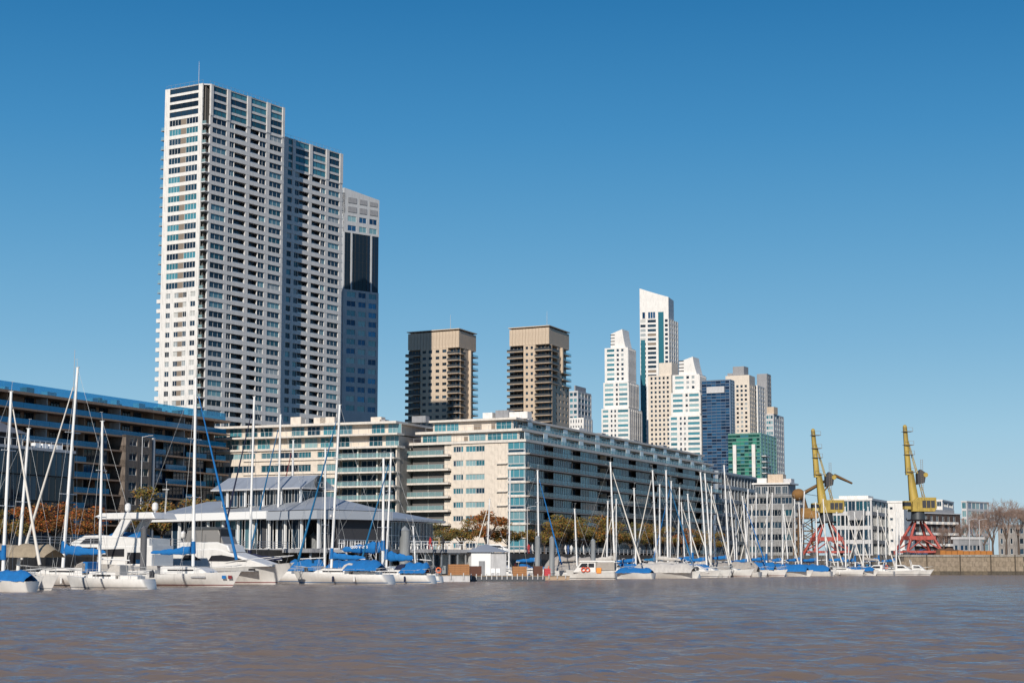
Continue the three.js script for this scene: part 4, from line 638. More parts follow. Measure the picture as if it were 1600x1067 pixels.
// ------------------------------------------------------------ boats (bow towards local +x)
const gel = M([0.72, 0.70, 0.67], 0.35, 0, { map: T_hull }), gelIn = M([0.60, 0.58, 0.55], 0.6), alu = M([0.74, 0.72, 0.69], 0.4, 0.12), wire = M([0.45, 0.45, 0.44], 0.5, 0.4), smoke = M([0.03, 0.03, 0.035], 0.12, 0.2);
const cloth = (c) => M(c, 0.9, 0, { map: T_cloth });
const CL = { b: cloth([0.004, 0.165, 0.47]), N: cloth([0.012, 0.018, 0.06]), t: cloth([0.40, 0.32, 0.22]), w: cloth([0.62, 0.58, 0.53]), g: cloth([0.42, 0.38, 0.34]), e: cloth([0.008, 0.15, 0.33]), r: cloth([0.22, 0.025, 0.03]), s: M([0.60, 0.56, 0.50], 0.7) };
function hullGeo(L, B, fb, o = {}) {
  const n = 22, m = 9, sw = o.stern ?? 0.72, pos = [], idx = [], rake = o.rake ?? 0.1 * L, tr0 = o.transom ?? -0.04 * L, bot = -0.5;
  const half = (t) => { const a = t < 0.42 ? sw + (1 - sw) * Math.sin(t / 0.42 * Math.PI / 2) : Math.pow(Math.max(0, 1 - Math.pow((t - 0.42) / 0.58, 2.1)), 0.85); return B / 2 * Math.max(a, 0.012); };
  const sheer = (t) => fb * (0.86 + (o.spring ?? 0.28) * t * t);
  for (let s = -1; s <= 1; s += 2) for (let i = 0; i <= n; i++) for (let j = 0; j <= m; j++) {
    const t = i / n, u = j / m, S = sheer(t), y = bot + (S - bot) * u, fl = o.flare ? Math.pow(u, 0.55 + 0.9 * Math.max(0, t - 0.3)) : 1 - Math.pow(1 - u, 2.6 - 0.9 * t);
    pos.push(-L / 2 + L * t + rake * (u - 1) * t * t + tr0 * (1 - t) * (1 - u) * -1, y, s * half(t) * (0.10 + 0.9 * fl));
  }
  const w = m + 1, side = (n + 1) * w;
  for (let i = 0; i < n; i++) for (let j = 0; j < m; j++) { const a = i * w + j; idx.push(a, a + w, a + 1, a + 1, a + w, a + w + 1); const b = a + side; idx.push(b, b + 1, b + w, b + 1, b + w + 1, b + w); }
  for (let j = 0; j < m; j++) { const a = j, b = side + j; idx.push(a, a + 1, b, a + 1, b + 1, b); const c = n * w + j, d = c + side; idx.push(c, d, c + 1, c + 1, d, d + 1); }
  const mk = (p, ix) => { const g = new THREE.BufferGeometry(); g.setAttribute('position', new THREE.Float32BufferAttribute(p, 3)); g.setAttribute('uv', new THREE.Float32BufferAttribute(Array.from({ length: p.length / 3 * 2 }, (_, k) => p[(k >> 1) * 3 + (k & 1)]), 2)); g.setIndex(ix); g.computeVertexNormals(); return g; };
  const dp = [], di = []; for (let i = 0; i <= n; i++) { const t = i / n, x = -L / 2 + L * t, y = sheer(t) - 0.05; dp.push(x, y, -half(t) * 0.985, x, y + 0.06, 0, x, y, half(t) * 0.985); }
  for (let i = 0; i < n; i++) { const a = i * 3; di.push(a, a + 1, a + 3, a + 1, a + 4, a + 3, a + 1, a + 2, a + 4, a + 2, a + 5, a + 4); }
  const sp2 = [], si = []; const yy = 0.10; let ct = 0;
  for (const s of [-1, 1]) for (let i = 0; i < n; i++) for (const [k, up] of [[i, 0], [i + 1, 0], [i, 1], [i + 1, 1]]) { const t = k / n, S = sheer(t), u = ((up ? yy + 0.1 : yy) - bot) / (S - bot), fl = o.flare ? Math.pow(u, 0.55 + 0.9 * Math.max(0, t - 0.3)) : 1 - Math.pow(1 - u, 2.6 - 0.9 * t); sp2.push(-L / 2 + L * t + rake * (u - 1) * t * t - tr0 * (1 - t) * (1 - u), bot + (S - bot) * u, s * (half(t) * (0.10 + 0.9 * fl) + 0.012)); if (up == 1 && k == i + 1) { const a = ct; si.push(a, a + 1, a + 2, a + 1, a + 3, a + 2); ct += 4; } }
  return { hull: mk(pos, idx), deck: mk(dp, di), stripe: mk(sp2, si), sheer, half };
}
function profile(pts, depth, bevel = 0.06) {                             // side outline [x, y] pushed out to a width, soft edges
  const s = new THREE.Shape(pts.map((p) => new THREE.Vector2(...p))), g = new THREE.ExtrudeGeometry(s, { depth: depth - 2 * bevel, bevelEnabled: true, bevelSize: bevel * 0.8, bevelThickness: bevel, bevelSegments: 2, curveSegments: 10 });
  return g.translate(0, 0, -depth / 2 + bevel);
}
function drape(a, b, r0, r1, sag, seed0) {                               // stowed sail under its cover along the boom: lumpy, hanging fold
  const n = 18, m = 10, pos = [], idx = []; const d = b.clone().sub(a);
  for (let i = 0; i <= n; i++) { const t = i / n, c = a.clone().addScaledVector(d, t), r = (r0 + (r1 - r0) * t) * (1 + 0.13 * Math.sin(seed0 + t * 17) + 0.08 * Math.sin(seed0 * 3 + t * 39)) * (i == 0 || i == n ? 0.3 : 1); for (let j = 0; j <= m; j++) { const q = j / m * Math.PI * 2; pos.push(c.x, c.y + Math.sin(q) * r * (Math.sin(q) > 0 ? 1.5 : 1) - sag * Math.sin(t * Math.PI), c.z + Math.cos(q) * r * 0.62); } }
  for (let i = 0; i < n; i++) for (let j = 0; j < m; j++) { const p = i * (m + 1) + j; idx.push(p, p + 1, p + m + 1, p + 1, p + m + 2, p + m + 1); }
  const g = new THREE.BufferGeometry(); g.setAttribute('position', new THREE.Float32BufferAttribute(pos, 3)); g.setAttribute('uv', new THREE.Float32BufferAttribute(pos.map((v, k) => 0).slice(0, pos.length / 3 * 2).map((_, k) => pos[(k >> 1) * 3 + (k & 1)]), 2)); g.setIndex(idx); g.computeVertexNormals(); return g;
}
function tent(L, W, H, s0) {                                             // a tarpaulin hung over a ridge
  const n = 12, m = 10, pos = [], idx = [], uv = [];
  for (let i = 0; i <= n; i++) for (let j = 0; j <= m; j++) { const t = i / n, u = j / m * 2 - 1, e = Math.min(1, Math.min(t, 1 - t) * 5 + 0.55); pos.push(-L / 2 + L * t, H * e * (1 - Math.pow(Math.abs(u), 1.5)) * (0.93 + 0.07 * Math.cos(t * 19 + s0)) + 0.03 * Math.sin(t * 31 + u * 9 + s0), u * W / 2 * (1 - 0.05 * Math.cos(t * 15))); uv.push(t * L, u * W / 2); }
  for (let i = 0; i < n; i++) for (let j = 0; j < m; j++) { const p = i * (m + 1) + j; idx.push(p, p + 1, p + m + 1, p + 1, p + m + 2, p + m + 1); }
  const g = new THREE.BufferGeometry(); g.setAttribute('position', new THREE.Float32BufferAttribute(pos, 3)); g.setAttribute('uv', new THREE.Float32BufferAttribute(uv, 2)); g.setIndex(idx); g.computeVertexNormals(); return g;
}
const OUT = Math.atan2(-0.379, 0.925);                                   // turn of a boat whose bow points out from the quay
const hullCache = new Map();
let boatNo = 0;
function sailboat(o) {
  const k = boatNo++, Z = o.Z ?? ZW(o.yw), L = o.L, B = L * 0.29, fb = o.fb ?? (0.55 + L * 0.058), bow = o.bow ?? 1, yTop = HY(o.yt, Z), xm = 0.1 * L, turn = bow > 0 ? OUT : OUT + Math.PI;
  const fwd = V(Math.cos(turn), 0, -Math.sin(turn)), baseX = PX(o.pb, Z), topX = PX(o.pt, Z, yTop), rakeX = (topX - baseX) / fwd.x;
  const t = thing('sailboat', o.label, 'sailboat', [baseX - fwd.x * xm, 0, -Z - fwd.z * xm], 'sailboats moored along the quay'); t.rotation.y = turn + (o.yaw ?? 0);
  const key = L.toFixed(1) + (o.raked ? 'r' : ''); if (!hullCache.has(key)) hullCache.set(key, hullGeo(L, B, fb, { stern: 0.7, rake: o.raked ? 0.16 * L : 0.09 * L, transom: 0.06 * L }));
  const H = hullCache.get(key); mesh('hull', H.hull, o.hullM ?? gel, t); mesh('deck', H.deck, gelIn, t); if (o.stripe !== null) mesh('boot_stripe', H.stripe, o.stripe ?? pick([CL.N, CL.N, CL.r, mat.greypanel, CL.b]), t);
  const dy = fb * 0.9, cl = L * 0.36, ch = 0.42 + L * 0.015;
  const cab = mesh('cabin', profile([[-cl / 2, 0], [cl / 2 + 0.5, 0], [cl / 2 - 0.3, ch * 0.7], [cl / 2 - 1.2, ch], [-cl / 2, ch * 1.05]], B * 0.56), gel, t, [xm - 0.6, dy - 0.02, 0]);
  mesh('cabin_window', boxGeo(cl * 0.6, 0.16, B * 0.56 + 0.03), smoke, cab, [-0.2, ch * 0.55, 0]);
  mesh('cockpit', profile([[-L * 0.2, 0], [L * 0.02, 0], [L * 0.02, 0.32], [-L * 0.2, 0.22]], B * 0.5), gelIn, t, [-0.2 * L, dy - 0.02, 0]);
  const mb = V(xm, dy + (ch > 0.3 ? 0.2 : 0), 0), mt = V(xm + rakeX, yTop, 0), mr = 0.085 + L * 0.0078, at = (f, z = 0) => mb.clone().lerp(mt, f).add(V(0, 0, z));
  const mast = mesh('mast', rod(mb, mt, mr, mr * 0.72, 10), o.mastM ?? alu, t);
  mesh('masthead', merged([tr(boxGeo(0.5, 0.07, 0.1), mt.x, mt.y + 0.02, 0), rod(mt, mt.clone().add(V(0.1, 0.9, 0)), 0.02, 0.012, 5), tr(boxGeo(0.35, 0.03, 0.02), mt.x + 0.15, mt.y + 0.9, 0)]), wire, mast);
  const hs = yTop > 15 ? [0.38, 0.68] : [0.5]; for (const f of hs) { const w = B * 0.36 * (1.1 - 0.35 * f); mesh('spreader', rod(at(f, -w), at(f, w), 0.04, 0.04, 6), alu, mast); }
  const hw = B * 0.46, w1 = B * 0.36 * (1.1 - 0.35 * hs[0]);
  for (const s of [-1, 1]) { mesh('shroud', merged([rod(V(xm - 0.1, dy, s * hw), at(hs[0], s * w1), 0.017, 0.017, 4), rod(at(hs[0], s * w1), at(0.97), 0.017, 0.017, 4)]), wire, t); mesh('shroud', rod(V(xm - 0.5, dy, s * hw), at(hs[0] - 0.02), 0.015, 0.015, 4), wire, t); }
  const bowP = V(L / 2 - 0.25, H.sheer(1), 0), fs = mt.clone().lerp(mb, 0.03);
  mesh('forestay', rod(bowP, fs, 0.016, 0.016, 4), wire, t); mesh('backstay', rod(V(-L / 2 + 0.1, dy, 0), mt.clone(), 0.016, 0.016, 4), wire, t);
  if (o.furl) mesh('furled_sail', rod(bowP.clone().lerp(fs, 0.06), bowP.clone().lerp(fs, 0.93), 0.085 + L * 0.006, 0.055, 8), CL[o.furl], t);
  const bl = L * 0.36, by = dy + ch + (o.by ?? 1.05 + 0.6 * ((k * 7 % 5) / 5)), ba = V(xm - 0.15, by + (o.boomUp ?? 0.15), 0), bb = V(xm - bl, by, 0);
  mesh('boom', rod(ba, bb, 0.075, 0.06, 8), alu, t);
  if (o.cover) { const cv = mesh('sail_cover', drape(ba.clone().add(V(0, 0.22, 0)), bb.clone().add(V(0, 0.15, 0)), (o.fat ?? 1) * (0.22 + L * 0.011), (o.fat ?? 1) * 0.14, 0.08, k), CL[o.cover], t); if (k < 13 || k % 3 == 0) mesh('cover_collar', rod(V(xm, ba.y - 0.1, 0), V(xm + rakeX * 0.08, ba.y + 1.2, 0), mr + 0.09, mr + 0.05, 10), CL[o.cover], cv); }
  if (o.tarp) { const tp = mesh('tarpaulin', tent(L * (o.tl ?? 0.42), B * 0.95, o.th ?? 1.25, k), CL[o.tarp], t, [L * (o.tx ?? -0.2), dy + (o.ty ?? 0.2), 0]); }
  if (o.dodger) mesh('spray_hood', profile([[0, 0], [1.7, 0], [1.1, 0.75], [0.4, 0.95], [0, 0.9]], B * 0.55, 0.12), CL[o.dodger], t, [xm - cl / 2 - 1.2, dy + 0.3, 0]);
  // pulpit, lifelines
  const ll = []; for (const s of [-1, 1]) { let p0 = null; for (let i = 0; i <= 7; i++) { const q = 0.04 + 0.9 * i / 7, x = -L / 2 + L * q, z = s * H.half(q) * 0.93, y = H.sheer(q); ll.push(rod(V(x, y, z), V(x, y + 0.62, z), 0.022, 0.022, 4)); if (p0) { ll.push(rod(p0, V(x, y + 0.6, z), 0.016, 0.016, 4)); } p0 = V(x, y + 0.6, z); } }
  ll.push(tube([V(L / 2 - 1.4, H.sheer(0.9) + 0.6, H.half(0.9)), V(L / 2 + 0.05, H.sheer(1) + 0.68, 0), V(L / 2 - 1.4, H.sheer(0.9) + 0.6, -H.half(0.9))], 0.028, 5, 10)); mesh('lifelines', merged(ll), wire, t);
  // clutter: stern rail, outboard, rope coils, sheets, hatch
  mesh('stern_rail', tube([V(-L * 0.36, dy + 0.6, hw * 0.8), V(-L / 2 + 0.1, dy + 0.72, hw * 0.62), V(-L / 2 + 0.1, dy + 0.72, -hw * 0.62), V(-L * 0.36, dy + 0.6, -hw * 0.8)], 0.03, 5, 14), wire, t);
  if (k % 2) mesh('outboard_motor', profile([[0, 0], [0.32, 0], [0.36, 0.5], [0.1, 0.62], [-0.02, 0.4]], 0.3, 0.06), mat.dark, t, [-L / 2 - 0.1, dy + 0.15, hw * 0.4]);
  if (k % 3 != 1) mesh('spray_hood', profile([[0, 0], [1.6, 0], [1.0, 0.7], [0.4, 0.92], [0, 0.86]], B * 0.55, 0.12), CL[['b', 'N', 'g', 'w', 'e'][k % 5]], t, [xm - cl / 2 - 1.0, dy + 0.32, 0]);
  mesh('hatch', boxGeo(0.6, 0.1, 0.6), smoke, cab, [cl * 0.12, ch + 0.05, 0]); mesh('rope_coil', new THREE.TorusGeometry(0.22, 0.07, 6, 12).rotateX(Math.PI / 2), k % 2 ? CL.w : CL.e, t, [L * 0.26, H.sheer(0.76) + 0.08, 0.1]);
  mesh('mainsheet', rod(V(-L * 0.24, dy + 0.3, 0), bb.clone().add(V(0.5, 0, 0)), 0.03, 0.03, 4), CL.w, t); if (k % 4 == 2) mesh('flag', boxGeo(0.02, 0.45, 0.7), k % 8 == 2 ? CL.e : CL.r, t, [-L / 2 - 0.05, dy + 1.35, hw * 0.3]);
  if (o.ring) { const rg = mesh('life_ring', new THREE.TorusGeometry(0.32, 0.1, 8, 18), M([0.62, 0.12, 0.03], 0.7), t, [-L * 0.4, dy + 0.75, B * 0.36]); rg.rotation.y = 0.2; }
  for (let i = 0; i < (o.fenders ?? 2); i++) mesh('fender', new THREE.CapsuleGeometry(0.13, 0.45, 4, 8), pick([gel, CL.N, CL.b]), t, [-L * 0.22 + i * L * 0.22, fb * 0.45, (bow > 0 ? 1 : -1) * (H.half(0.28 + i * 0.22) + 0.1)]);
  return t;
}
const near = [
  { label: 'leftmost sailboat, cut by the left picture edge, with thick mast', pt: 17, yt: 612, pb: 4, yw: 923, L: 11, bow: 1, cover: 'b', furl: 's' },
  { label: 'sailboat under a tan canvas awning at the far left', pt: 45, yt: 670, pb: 27, yw: 921, L: 11.5, bow: 1, tarp: 't', tl: 0.72, tx: 0.1, th: 1.3, ty: 1.9, fenders: 3 },
  { label: 'large sailboat with very tall mast and long blue boom cover at left', pt: 122, yt: 575, pb: 97, yw: 916, L: 15, bow: -1, cover: 'b', furl: 's', fat: 1.25, dodger: 'b' },
  { label: 'white sailboat with broad stern before the long blue boom cover', pt: 159, yt: 658, pb: 155, yw: 919.5, L: 9.5, bow: -1, furl: null, fenders: 0, stripe: mat.greypanel },
  { label: 'white racing sailboat with red waterline stripe and blue boom cover', pt: 305, yt: 590, pb: 301, yw: 915.5, L: 15, bow: 1, cover: 'b', furl: 'b', fb: 1.55, stripe: CL.r, fenders: 0 },
  { label: 'sailboat with navy furled sail and navy boom cover beside the cruiser', pt: 397, yt: 620, pb: 389, yw: 909.5, L: 13.5, bow: -1, cover: 'N', furl: 'N' },
  { label: 'sailboat with thick white mast and blue furled sail behind the cruiser bow', pt: 438, yt: 648, pb: 432, yw: 907.5, L: 13, bow: -1, cover: 'b', furl: 'e' },
  { label: 'sailboat with thin mast and dark red furled sail by the stairs', pt: 458, yt: 688, pb: 453, yw: 906.5, L: 11, bow: -1, cover: 'r', furl: 'r' },
  { label: 'white sailboat with blue cockpit tent right of the cruiser bow', pt: 531, yt: 633, pb: 517, yw: 911.5, L: 13, bow: -1, cover: 'b', furl: 'e', tarp: 'b', tx: -0.26, tl: 0.34, th: 1.35, ty: 0.4 },
  { label: 'sailboat with slim white mast and blue tarpaulin behind the tent boat', pt: 508, yt: 700, pb: 507, yw: 908.5, L: 11, bow: 1, tarp: 'b', tx: -0.15, tl: 0.5, th: 1.6, ty: 0.4 },
  { label: 'sailboat with long lettered blue boom cover', pt: 599, yt: 716, pb: 598, yw: 909.6, L: 16.5, bow: 1, cover: 'b', fat: 1.7, by: 2.05, tarp: 'b', tx: -0.16, tl: 0.4, th: 1.1, ty: 0.5, lettered: true },
  { label: 'white sailboat with life ring and blue cover at the club pontoon', pt: 611, yt: 708, pb: 603, yw: 910.5, L: 10.5, bow: -1, cover: 'b', furl: 'e', fat: 1.6, tarp: 'b', tx: -0.3, tl: 0.34, th: 1.4, ring: true, raked: true },
  { label: 'small white sailboat crowded with orange gear beside the pontoon', pt: 645, yt: 822, pb: 650, yw: 909, L: 6, bow: -1, ring: true },
];
const nearBoats = near.map(sailboat);
{ // two small colour patches and a grey mark near the racing hull's bow
  const b = nearBoats[4], hull = b.children.find((c) => c.name == 'hull'), L = 15, half = (t) => L * 0.29 / 2 * Math.pow(1 - Math.pow((t - 0.42) / 0.58, 2.1), 0.85), side = (x) => half((x + L / 2) / L) * 0.97 + 0.02;
  for (const [x, w, h, m] of [[5.9, 0.42, 0.34, CL.b], [6.5, 0.42, 0.34, CL.r], [3.2, 1.6, 0.16, mat.greypanel]]) { const d = mesh('hull_mark', boxGeo(w, h, 0.03), m, hull, [x, 1.0, side(x)]); d.rotation.y = Math.atan2(side(x) - side(x + 0.2), 0.2); }
}
const yFront = (px) => { const q = [[640, 909], [800, 905.5], [1000, 903], [1200, 900.3], [1450, 897.8]]; let i = 0; while (i < 3 && q[i + 1][0] < px) i++; return q[i][1] + (q[i + 1][1] - q[i][1]) * (px - q[i][0]) / (q[i + 1][0] - q[i][0]); };
// masts of the long row: top column, top row, base column, metres behind the front, bow, boom cover, furled sail, tarpaulin
const rowBoats = [[797, 735, 795, 14, 1, 0, 0, 0, 9], [765, 780, 760, 20, -1, 0, 's', 0, 8], [840, 735, 842, 8, 1, 'b', 'b', 0, 11], [898, 795, 902, 12, 1, 'g', 0, 'g', 9], [950, 783, 948, 16, 1, 0, 0, 0, 9], [954, 722, 961, 6, 1, 'w', 's', 'w', 13], [963, 780, 963, 22, -1, 0, 's', 0, 9], [991, 763, 994, 8, 1, 'b', 0, 'b', 10], [1020, 735, 1027, 3, -1, 'w', 's', 'w', 12], [1031, 757, 1031, 20, 1, 0, 0, 0, 10], [1041, 735, 1044, 2, 1, 'e', 'e', 'g', 12.5], [1049, 752, 1047, 24, -1, 0, 'b', 0, 10], [1062, 762, 1059, 26, 1, 0, 0, 0, 9], [1065, 785, 1071, 14, 1, 'g', 's', 0, 9], [1075, 772, 1083, 10, 1, 'b', 's', 0, 10], [1095, 738, 1105, 2, 1, 'b', 0, 'b', 11.5], [1102, 740, 1112, 10, 1, 0, 's', 0, 11], [1112, 760, 1111, 4, 1, 'w', 's', 'w', 10], [1115, 812, 1119, 18, -1, 0, 0, 0, 7], [1132, 727, 1140, 4, 1, 'b', 'w', 'g', 12], [1141, 768, 1150, 14, 1, 0, 'e', 0, 9.5], [1150, 795, 1152, 22, 1, 0, 0, 0, 8], [1161, 775, 1170, 3, 1, 'b', 'b', 0, 10], [1169, 765, 1166, 12, -1, 0, 's', 0, 10], [1175, 790, 1176, 20, 1, 0, 0, 0, 8], [1182, 770, 1181, 9, -1, 'g', 's', 0, 9.5], [1199, 768, 1198, 2, 1, 'b', 0, 'b', 10.5], [1207, 770, 1206, 14, -1, 0, 's', 0, 10], [1224, 788, 1223, 4, 1, 'b', 's', 'b', 9.5], [1225, 795, 1233, 12, 1, 0, 0, 0, 8.5], [1242, 780, 1243, 20, -1, 0, 's', 0, 9], [1249, 785, 1253, 6, 1, 'b', 0, 0, 9], [1257, 768, 1252, 14, -1, 'N', 0, 0, 10.5], [1275, 785, 1278, 3, 1, 'b', 's', 'b', 10], [1287, 780, 1293, 10, 1, 0, 's', 0, 9.5], [1308, 800, 1310, 14, 1, 0, 0, 0, 8], [1321, 792, 1322, 3, 1, 'b', 's', 0, 10], [1327, 806, 1326, 18, -1, 0, 0, 0, 8], [1336, 800, 1337, 9, 1, 'b', 's', 0, 9], [1350, 796, 1349, 4, -1, 'g', 's', 0, 9.5], [1357, 792, 1360, 16, 1, 0, 0, 0, 9], [1372, 797, 1374, 3, 1, 'b', 's', 0, 9.5], [1384, 794, 1385, 14, 1, 0, 's', 0, 9.5], [1401, 800, 1401, 4, 1, 'b', 0, 0, 9], [1405, 801, 1406, 12, -1, 0, 0, 0, 9]];
const ordinal = ['first', 'second', 'third', 'fourth', 'fifth', 'sixth', 'seventh', 'eighth', 'ninth', 'tenth', 'eleventh', 'twelfth', 'thirteenth', 'fourteenth', 'fifteenth', 'sixteenth', 'seventeenth', 'eighteenth', 'nineteenth', 'twentieth'];
const ord = (n) => (n < 20 ? ordinal[n] : (n < 29 ? 'twenty-' + ordinal[n - 20] : n == 29 ? 'thirtieth' : n < 39 ? 'thirty-' + ordinal[n - 30] : n == 39 ? 'fortieth' : 'forty-' + ordinal[n - 40]));
const cn = { b: 'blue', N: 'navy', g: 'grey', w: 'white', e: 'dark blue', s: 'white' };
rowBoats.forEach(([pt, yt, pb, bh, bow, cover, furl, tarp, L], i) => {
  const Z = ZW(yFront(pb)) + bh + L * 0.2, c = cover ? `${cn[cover]} boom cover` : furl ? `${cn[furl]} furled sail` : 'bare boom';
  sailboat({ label: `white sailboat with ${c}, its mast the ${ord(i)} counted from the dark pontoon`, pt, yt, pb, Z, L, bow, cover: cover || null, furl: furl || null, tarp: tarp || null, tx: i % 2 ? -0.2 : 0.02, tl: 0.5 + 0.2 * (i % 2), th: 1.1 + (i % 3) * 0.25, dodger: i % 3 == 1 ? 'b' : null, ring: i % 6 == 3, hullM: pt == 1041 ? gel : undefined, stripe: pt == 1020 ? CL.b : undefined });
});
// lettering on the long blue cover
{
  const font = await new FontLoader().loadAsync('fonts/droid/droid_sans_bold.typeface.json'), b = nearBoats[10], cv = b.children.find((c) => c.name == 'sail_cover');
  const g = new TextGeometry('QUO VADIS', { font, size: 0.34, depth: 0.03, curveSegments: 4 }); g.computeBoundingBox(); g.center();
  const bb = new THREE.Box3().setFromBufferAttribute(cv.geometry.attributes.position), cx = (bb.min.x + bb.max.x) / 2;
  mesh('lettering', g, mat.whitepaint, cv, [cx - 0.2, (bb.min.y + bb.max.y) / 2 + 0.05, bb.max.z + 0.02]);
}
// --- motor boats
{
  const Z = 214, L = 21, turn = OUT + Math.PI, fwd = V(Math.cos(turn), 0, -Math.sin(turn)), cx = PX(190, Z);
  const t = thing('motor_yacht', 'large white motor yacht with flybridge and radar domes at left', 'motor yacht', [cx, 0, -Z]); t.rotation.y = turn;
  const H = hullGeo(L, 5.4, 2.5, { stern: 0.86, rake: 2.6, transom: 0.1, flare: true, spring: 0.34 }); mesh('hull', H.hull, gel, t); mesh('deck', H.deck, gelIn, t); mesh('boot_stripe', H.stripe, CL.N, t);
  const sal = mesh('saloon', profile([[-9, 0], [5.2, 0], [3.6, 0.7], [1.0, 2.15], [-9, 2.15]], 4.6, 0.18), gel, t, [3.6, 2.2, 0]);
  mesh('saloon_window', profile([[-5, 0], [2.2, 0], [1.2, 0.75], [-5, 0.85]], 4.68, 0.03), smoke, sal, [-0.4, 1.05, 0]); mesh('cockpit_opening', boxGeo(2.6, 1.3, 4.62), smoke, sal, [-7.1, 0.85, 0]);
  const fly = mesh('flybridge', profile([[-8.6, 0], [1.4, 0], [2.2, 0.35], [0.2, 1.15], [-2, 1.2], [-8.6, 0.75]], 4.5, 0.15), gel, t, [3.6, 4.4, 0]);
  mesh('flybridge_window', profile([[-1.9, 0.25], [0.9, 0.25], [0.1, 0.85], [-1.9, 0.85]], 4.55, 0.03), smoke, fly, [-0.1, 0.05, 0]);
  mesh('helm_cover', tent(5, 2.6, 0.7, 3), CL.b, fly, [-4.4, 1.0, 0]);
  for (const s of [-1, 1]) mesh('radar_arch', profile([[0, 0], [1.1, 0], [-0.6, 2.5], [-1.9, 2.5]], 0.35, 0.06), gel, t, [-0.8, 5.2, s * 2.0]);
  const top = mesh('hardtop', profile([[-3.6, 0], [3.9, 0], [4.4, 0.28], [3.6, 0.55], [-3.2, 0.6]], 4.6, 0.12), gel, t, [-2.2, 7.6, 0]);
  for (const [x, z] of [[-0.2, 0.6], [-4.6, -0.4]]) { mesh('radar_dome', new THREE.CapsuleGeometry(0.36, 0.35, 6, 14), gel, t, [x, 8.95, z]); mesh('dome_stand', new THREE.CylinderGeometry(0.08, 0.14, 0.6, 8), gel, t, [x, 8.35, z]); }
  mesh('whip_antenna', merged([rod(V(-5, 8.1, 1), V(-5.2, 12, 1), 0.035, 0.02, 5), rod(V(-6.4, 8.1, -1), V(-6.6, 11, -1), 0.035, 0.02, 5), tr(boxGeo(0.9, 0.06, 0.06), -5.1, 11, 1)]), alu, t);
  const rl = []; for (let i = 0; i < 9; i++) rl.push(rod(V(-5.4 + i * 1.1, 4.4, 2.25), V(-5.4 + i * 1.1, 5.35, 2.25), 0.025, 0.025, 4), rod(V(-5.4 + i * 1.1, 4.4, -2.25), V(-5.4 + i * 1.1, 5.35, -2.25), 0.025, 0.025, 4)); for (const s of [-1, 1]) rl.push(rod(V(-5.4, 5.35, 2.25 * s), V(3.4, 5.35, 2.25 * s), 0.03, 0.03, 4)); mesh('rails', merged(rl), alu, t);
  mesh('anchor_rail', tube([V(4, 3.5, 2), V(8.5, 4.0, 1.2), V(10.4, 4.2, 0), V(8.5, 4.0, -1.2), V(4, 3.5, -2)], 0.03, 5, 24), alu, t);
}
{
  const Z = ZW(911.5), L = 14.5, turn = OUT, cx = PX(366, Z);
  const t = thing('motor_cruiser', 'white motor cruiser with canvas enclosure and bow pointing right', 'motor boat', [cx, 0, -Z]); t.rotation.y = turn; t.scale.setScalar(1.14);
  const H = hullGeo(L, 4.3, 1.75, { stern: 0.9, rake: 2.6, transom: 0.05, flare: true, spring: 0.42 }); mesh('hull', H.hull, gel, t); mesh('deck', H.deck, gelIn, t); mesh('boot_stripe', H.stripe, CL.r, t);
  const cab = mesh('cabin', profile([[-6.6, 0], [5.2, 0.3], [2.6, 0.95], [-0.6, 1.9], [-1.4, 2.05], [-6.6, 1.9]], 3.5, 0.2), gel, t, [0, 1.55, 0]);
  mesh('cabin_window', profile([[-2.6, 0], [2.2, -0.05], [1.0, 0.32], [-1.0, 0.62], [-2.2, 0.55]], 3.58, 0.03), smoke, cab, [0.4, 0.85, 0]); mesh('rear_window', profile([[-0.9, 0], [1.5, 0], [0.6, 0.5], [-0.5, 0.55]], 3.58, 0.03), smoke, cab, [-4.6, 0.95, 0]);
  const fly = mesh('flybridge', profile([[-5.8, 0], [0.3, 0], [0.0, 0.5], [-1.2, 0.85], [-5.8, 0.85]], 3.3, 0.15), gel, t, [0, 3.45, 0]);
  mesh('canvas_enclosure', profile([[-5.6, 0], [-0.6, 0], [-1.3, 1.55], [-4.8, 1.6]], 3.0, 0.12), M([0.20, 0.19, 0.18], 0.2), fly, [0, 0.8, 0]); mesh('canvas_top', profile([[-4.9, 0], [-1.1, 0], [-1.5, 0.22], [-4.6, 0.25]], 3.2, 0.08), M([0.05, 0.055, 0.06], 0.85), fly, [0, 2.3, 0]);
  for (const x of [-5.3, -3.3, -1.0]) mesh('enclosure_frame', merged([boxGeo(0.09, 1.62, 3.08)]), mat.black, fly, [x + 0.1, 1.55, 0]);
  mesh('rub_rail', boxGeo(10.5, 0.1, 4.34), mat.greypanel, t, [-1.6, 1.35, 0]); mesh('bow_rail', tube([V(0, 2.3, 2.0), V(4.5, 2.75, 1.5), V(7.2, 3.0, 0), V(4.5, 2.75, -1.5), V(0, 2.3, -2.0)], 0.03, 5, 24), alu, t);
  mesh('porthole', boxGeo(0.7, 0.22, 3.2), smoke, t, [3.0, 1.5, 0]);
  for (const [x, z] of [[-6, 0.8]]) mesh('radar_dome', new THREE.CapsuleGeometry(0.3, 0.25, 6, 12), gel, t, [x, 5.2, z]);
}
